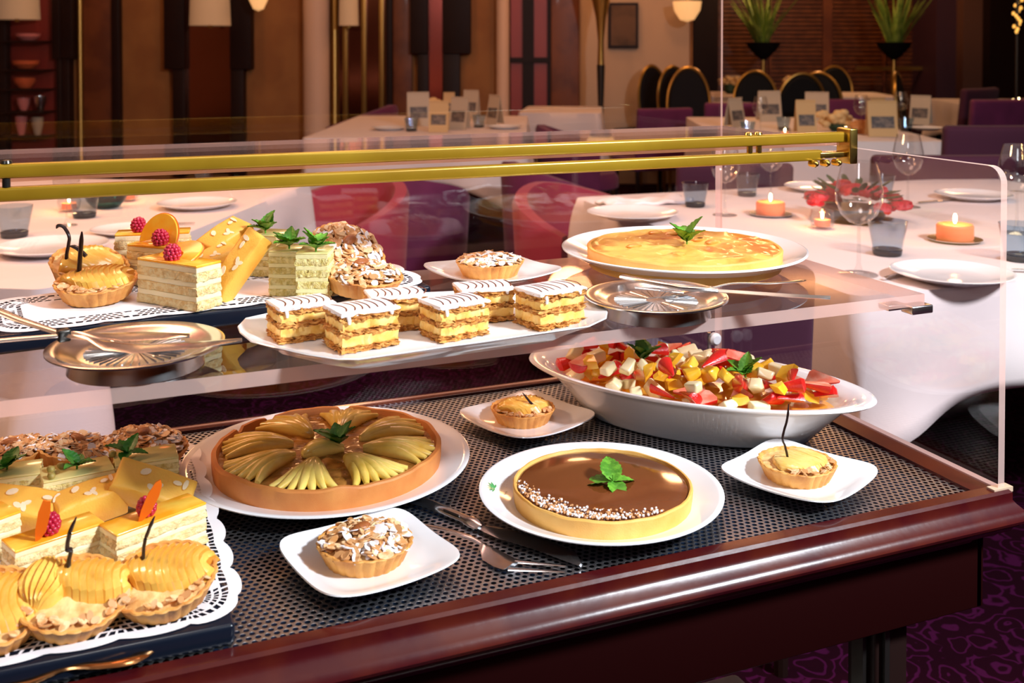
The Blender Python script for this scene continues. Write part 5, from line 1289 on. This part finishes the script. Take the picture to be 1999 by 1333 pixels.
# ------------------------------------------------------------------ chairs
def tub_chair(m):
    o = E('tub_armchair'); g = G(); rings = []
    n = 26
    for i in range(n+1):
        a = R(-200)+R(220)*i/n; k = abs(i/n-.5)*2; ht = .80-.16*k**1.5; r0, r1 = .27, .33; c_, s_ = cos(a), sin(a)*1.0
        # back is at a = -90
        rings.append([(r0*c_, r0*s_, .32), (r0*c_*1.0, r0*s_, ht-.03), (r0*1.05*c_, r0*1.05*s_, ht), (r1*1.02*c_, r1*1.02*s_, ht), (r1*1.06*c_, r1*1.06*s_, ht-.03), (r1*.96*c_, r1*.96*s_, .12)])
    g.loft(rings); g.obj('curved_back', m, o)
    g = G(); g.lathe([(.24, .3), (.285, .33), (.285, .4), (.26, .44), (.15, .455)], 36); g.obj('seat', m, o)
    for sx, sy_ in ((-.18, -.18), (.18, -.18), (-.18, .2), (.18, .2)): G().tube([(sx, sy_, 0), (sx, sy_, .32)], [.014, .02], 10).obj('leg', darkw, o)
    return o
def side_chair(m):
    o = E('upholstered_chair')
    g = G(); g.grid(lambda u, v: ((u-.5)*.5, -.22-.05*v+.02*cos((u-.5)*PI)*-1, .42+.47*v), 14, 10)
    b = g.obj('backrest', m, o, ang=60); s_ = b.modifiers.new('s', 'SOLIDIFY'); s_.thickness = .06; s_.offset = 0; bv = b.modifiers.new('b', 'BEVEL'); bv.width = .02; bv.segments = 3; bv.limit_method = 'ANGLE'
    G().box((0, 0, .42), (.5, .46, .1), bev=.025).obj('seat', m, o)
    for sx in (-.21, .21):
        for sy_ in (-.2, .2): G().tube([(sx, sy_, 0), (sx, sy_, .38)], [.014, .02], 10).obj('leg', darkw, o)
    return o
def oval_chair():
    o = E('oval_back_chair'); M0 = Mt((0, -.2, .72), rx=PI/2-.12)
    ell = [(.19*cos(2*PI*i/36), .26*sin(2*PI*i/36), 0) for i in range(36)]
    G().loft([[(x*.9, y*.9, -.02) for x, y, z in ell], [(x, y, 0) for x, y, z in ell], [(x*.9, y*.9, .02) for x, y, z in ell]], M=M0).obj('oval_pad', black_m, o)
    rings = []
    for i in range(36):
        t = 2*PI*i/36; c_ = V((.2*cos(t), .27*sin(t), 0)); d = V((cos(t), sin(t), 0)); rings.append([tuple(c_+d*.014*cos(q*PI/4)+V((0, 0, .014*sin(q*PI/4)))) for q in range(8)])
    G().loft(rings, closed=True, M=M0).obj('gilt_rim', goldf, o)
    G().box((0, 0, .44), (.42, .42, .08), bev=.03).obj('seat', black_m, o)
    for sx in (-.17, .17):
        for sy_ in (-.17, .17): G().tube([(sx, sy_, 0), (sx, sy_, .41)], [.011, .018], 10).obj('leg', goldf, o)
    return o
def chair(key, b, px, Z_, rz, lb, sc_=1): return make(key, b, lb, 'chair', vw(X_(px, Z_), Z_, 0), YAW+R(rz), None, scale=sc_)
# facing: local +y is the front of a chair
chair('tb', lambda: tub_chair(velvet_r), 650, 4.25, 140, 'rose velvet tub armchair behind the almond tartlets of the upper shelf', .88)
chair('tb', None, 1155, 4.05, -135, 'rose velvet tub armchair at the left end of the right table', .88)
chair('tp', lambda: tub_chair(velvet), 805, 5.1, 0, 'purple tub armchair behind the rose one, before the menu-card table', .8)
chair('tp', None, 1100, 5.1, -70, 'purple tub armchair behind the rose armchair right of centre', .88)
chair('tp', None, 690, 8.25, 80, 'purple tub armchair at the left end of the left rear table')
chair('tp', None, 1135, 7.2, -90, 'purple tub armchair at the right end of the left rear table', .9)
chair('sc', lambda: side_chair(velvet_d), 1790, 4.25, 0, 'aubergine dining chair on the far side of the right table, behind the wine glass', (1.1, 1, .945))
chair('sd', lambda: side_chair(velvet), 1903, 7.5, 10, 'bright purple upholstered chair back at the upper right', (.82, 1, 1))
chair('sc', None, 1880, 4.85, 0, 'large aubergine chair at the right, nearer than the bright purple one', (.8, 1, 1.02))
chair('sc', None, 1300, 2.27, 0, 'aubergine dining chair with its back to the trolley, behind the fruit dish', (.97, 1, .935))
chair('sc', None, 1410, 4.3, 0, 'aubergine chair on the far side of the right table at its left end', .9)
chair('sd', None, 1268, 7.95, 20, 'purple chair before the black oval chairs', .9)
chair('sd', None, 1425, 7.9, 0, 'purple chair at the left behind the right rear table', .95)
chair('sd', None, 1650, 7.9, 180, 'purple chair at the back of the right rear table', .95)
chair('sc', None, 1845, 8.3, 40, 'dark aubergine chair between the louvred screen and the purple chairs', 1.05)
for i, (px, Z_, rz, lb) in enumerate(((1250, 9.32, 35, 'black oval-backed chair with gilt rim, leftmost of the row'), (1292, 8.92, 30, 'black oval-backed chair, second from the left of the row'), (1338, 8.52, 0, 'black oval-backed chair by the acrylic pane edge'), (1466, 9.8, 0, 'black oval-backed chair behind the left menu cards'),
                                      (1578, 8.6, 180, 'black oval-backed chair facing away behind the right rear table'), (1600, 9.2, -20, 'black oval-backed chair right of the pale flowers'), (1620, 12.3, 0, 'far black oval-backed chair with bright gilt rim'), (1712, 9.4, 60, 'black oval-backed chair turned sideways below the right planter'))):
    chair('ov', oval_chair, px, Z_, rz, lb, (.85, .85, 1.1) if i < 3 else (1, 1, 1.04))
# pale lower cloth bundle and second trolley leg seen below the apron
g = G()
for i in range(6): g.box((0, 0, -.0875+.035*i), (.55-.004*(i % 2), .24, .0345), bev=.012)
t_ = g.obj('folded_linen', mat('pale_linen', (.95, .85, .76), .8), loc=(.60, 1.14, .247)); tag(t_, 'stack of pale folded linen on the lower shelf of the trolley', 'linen')
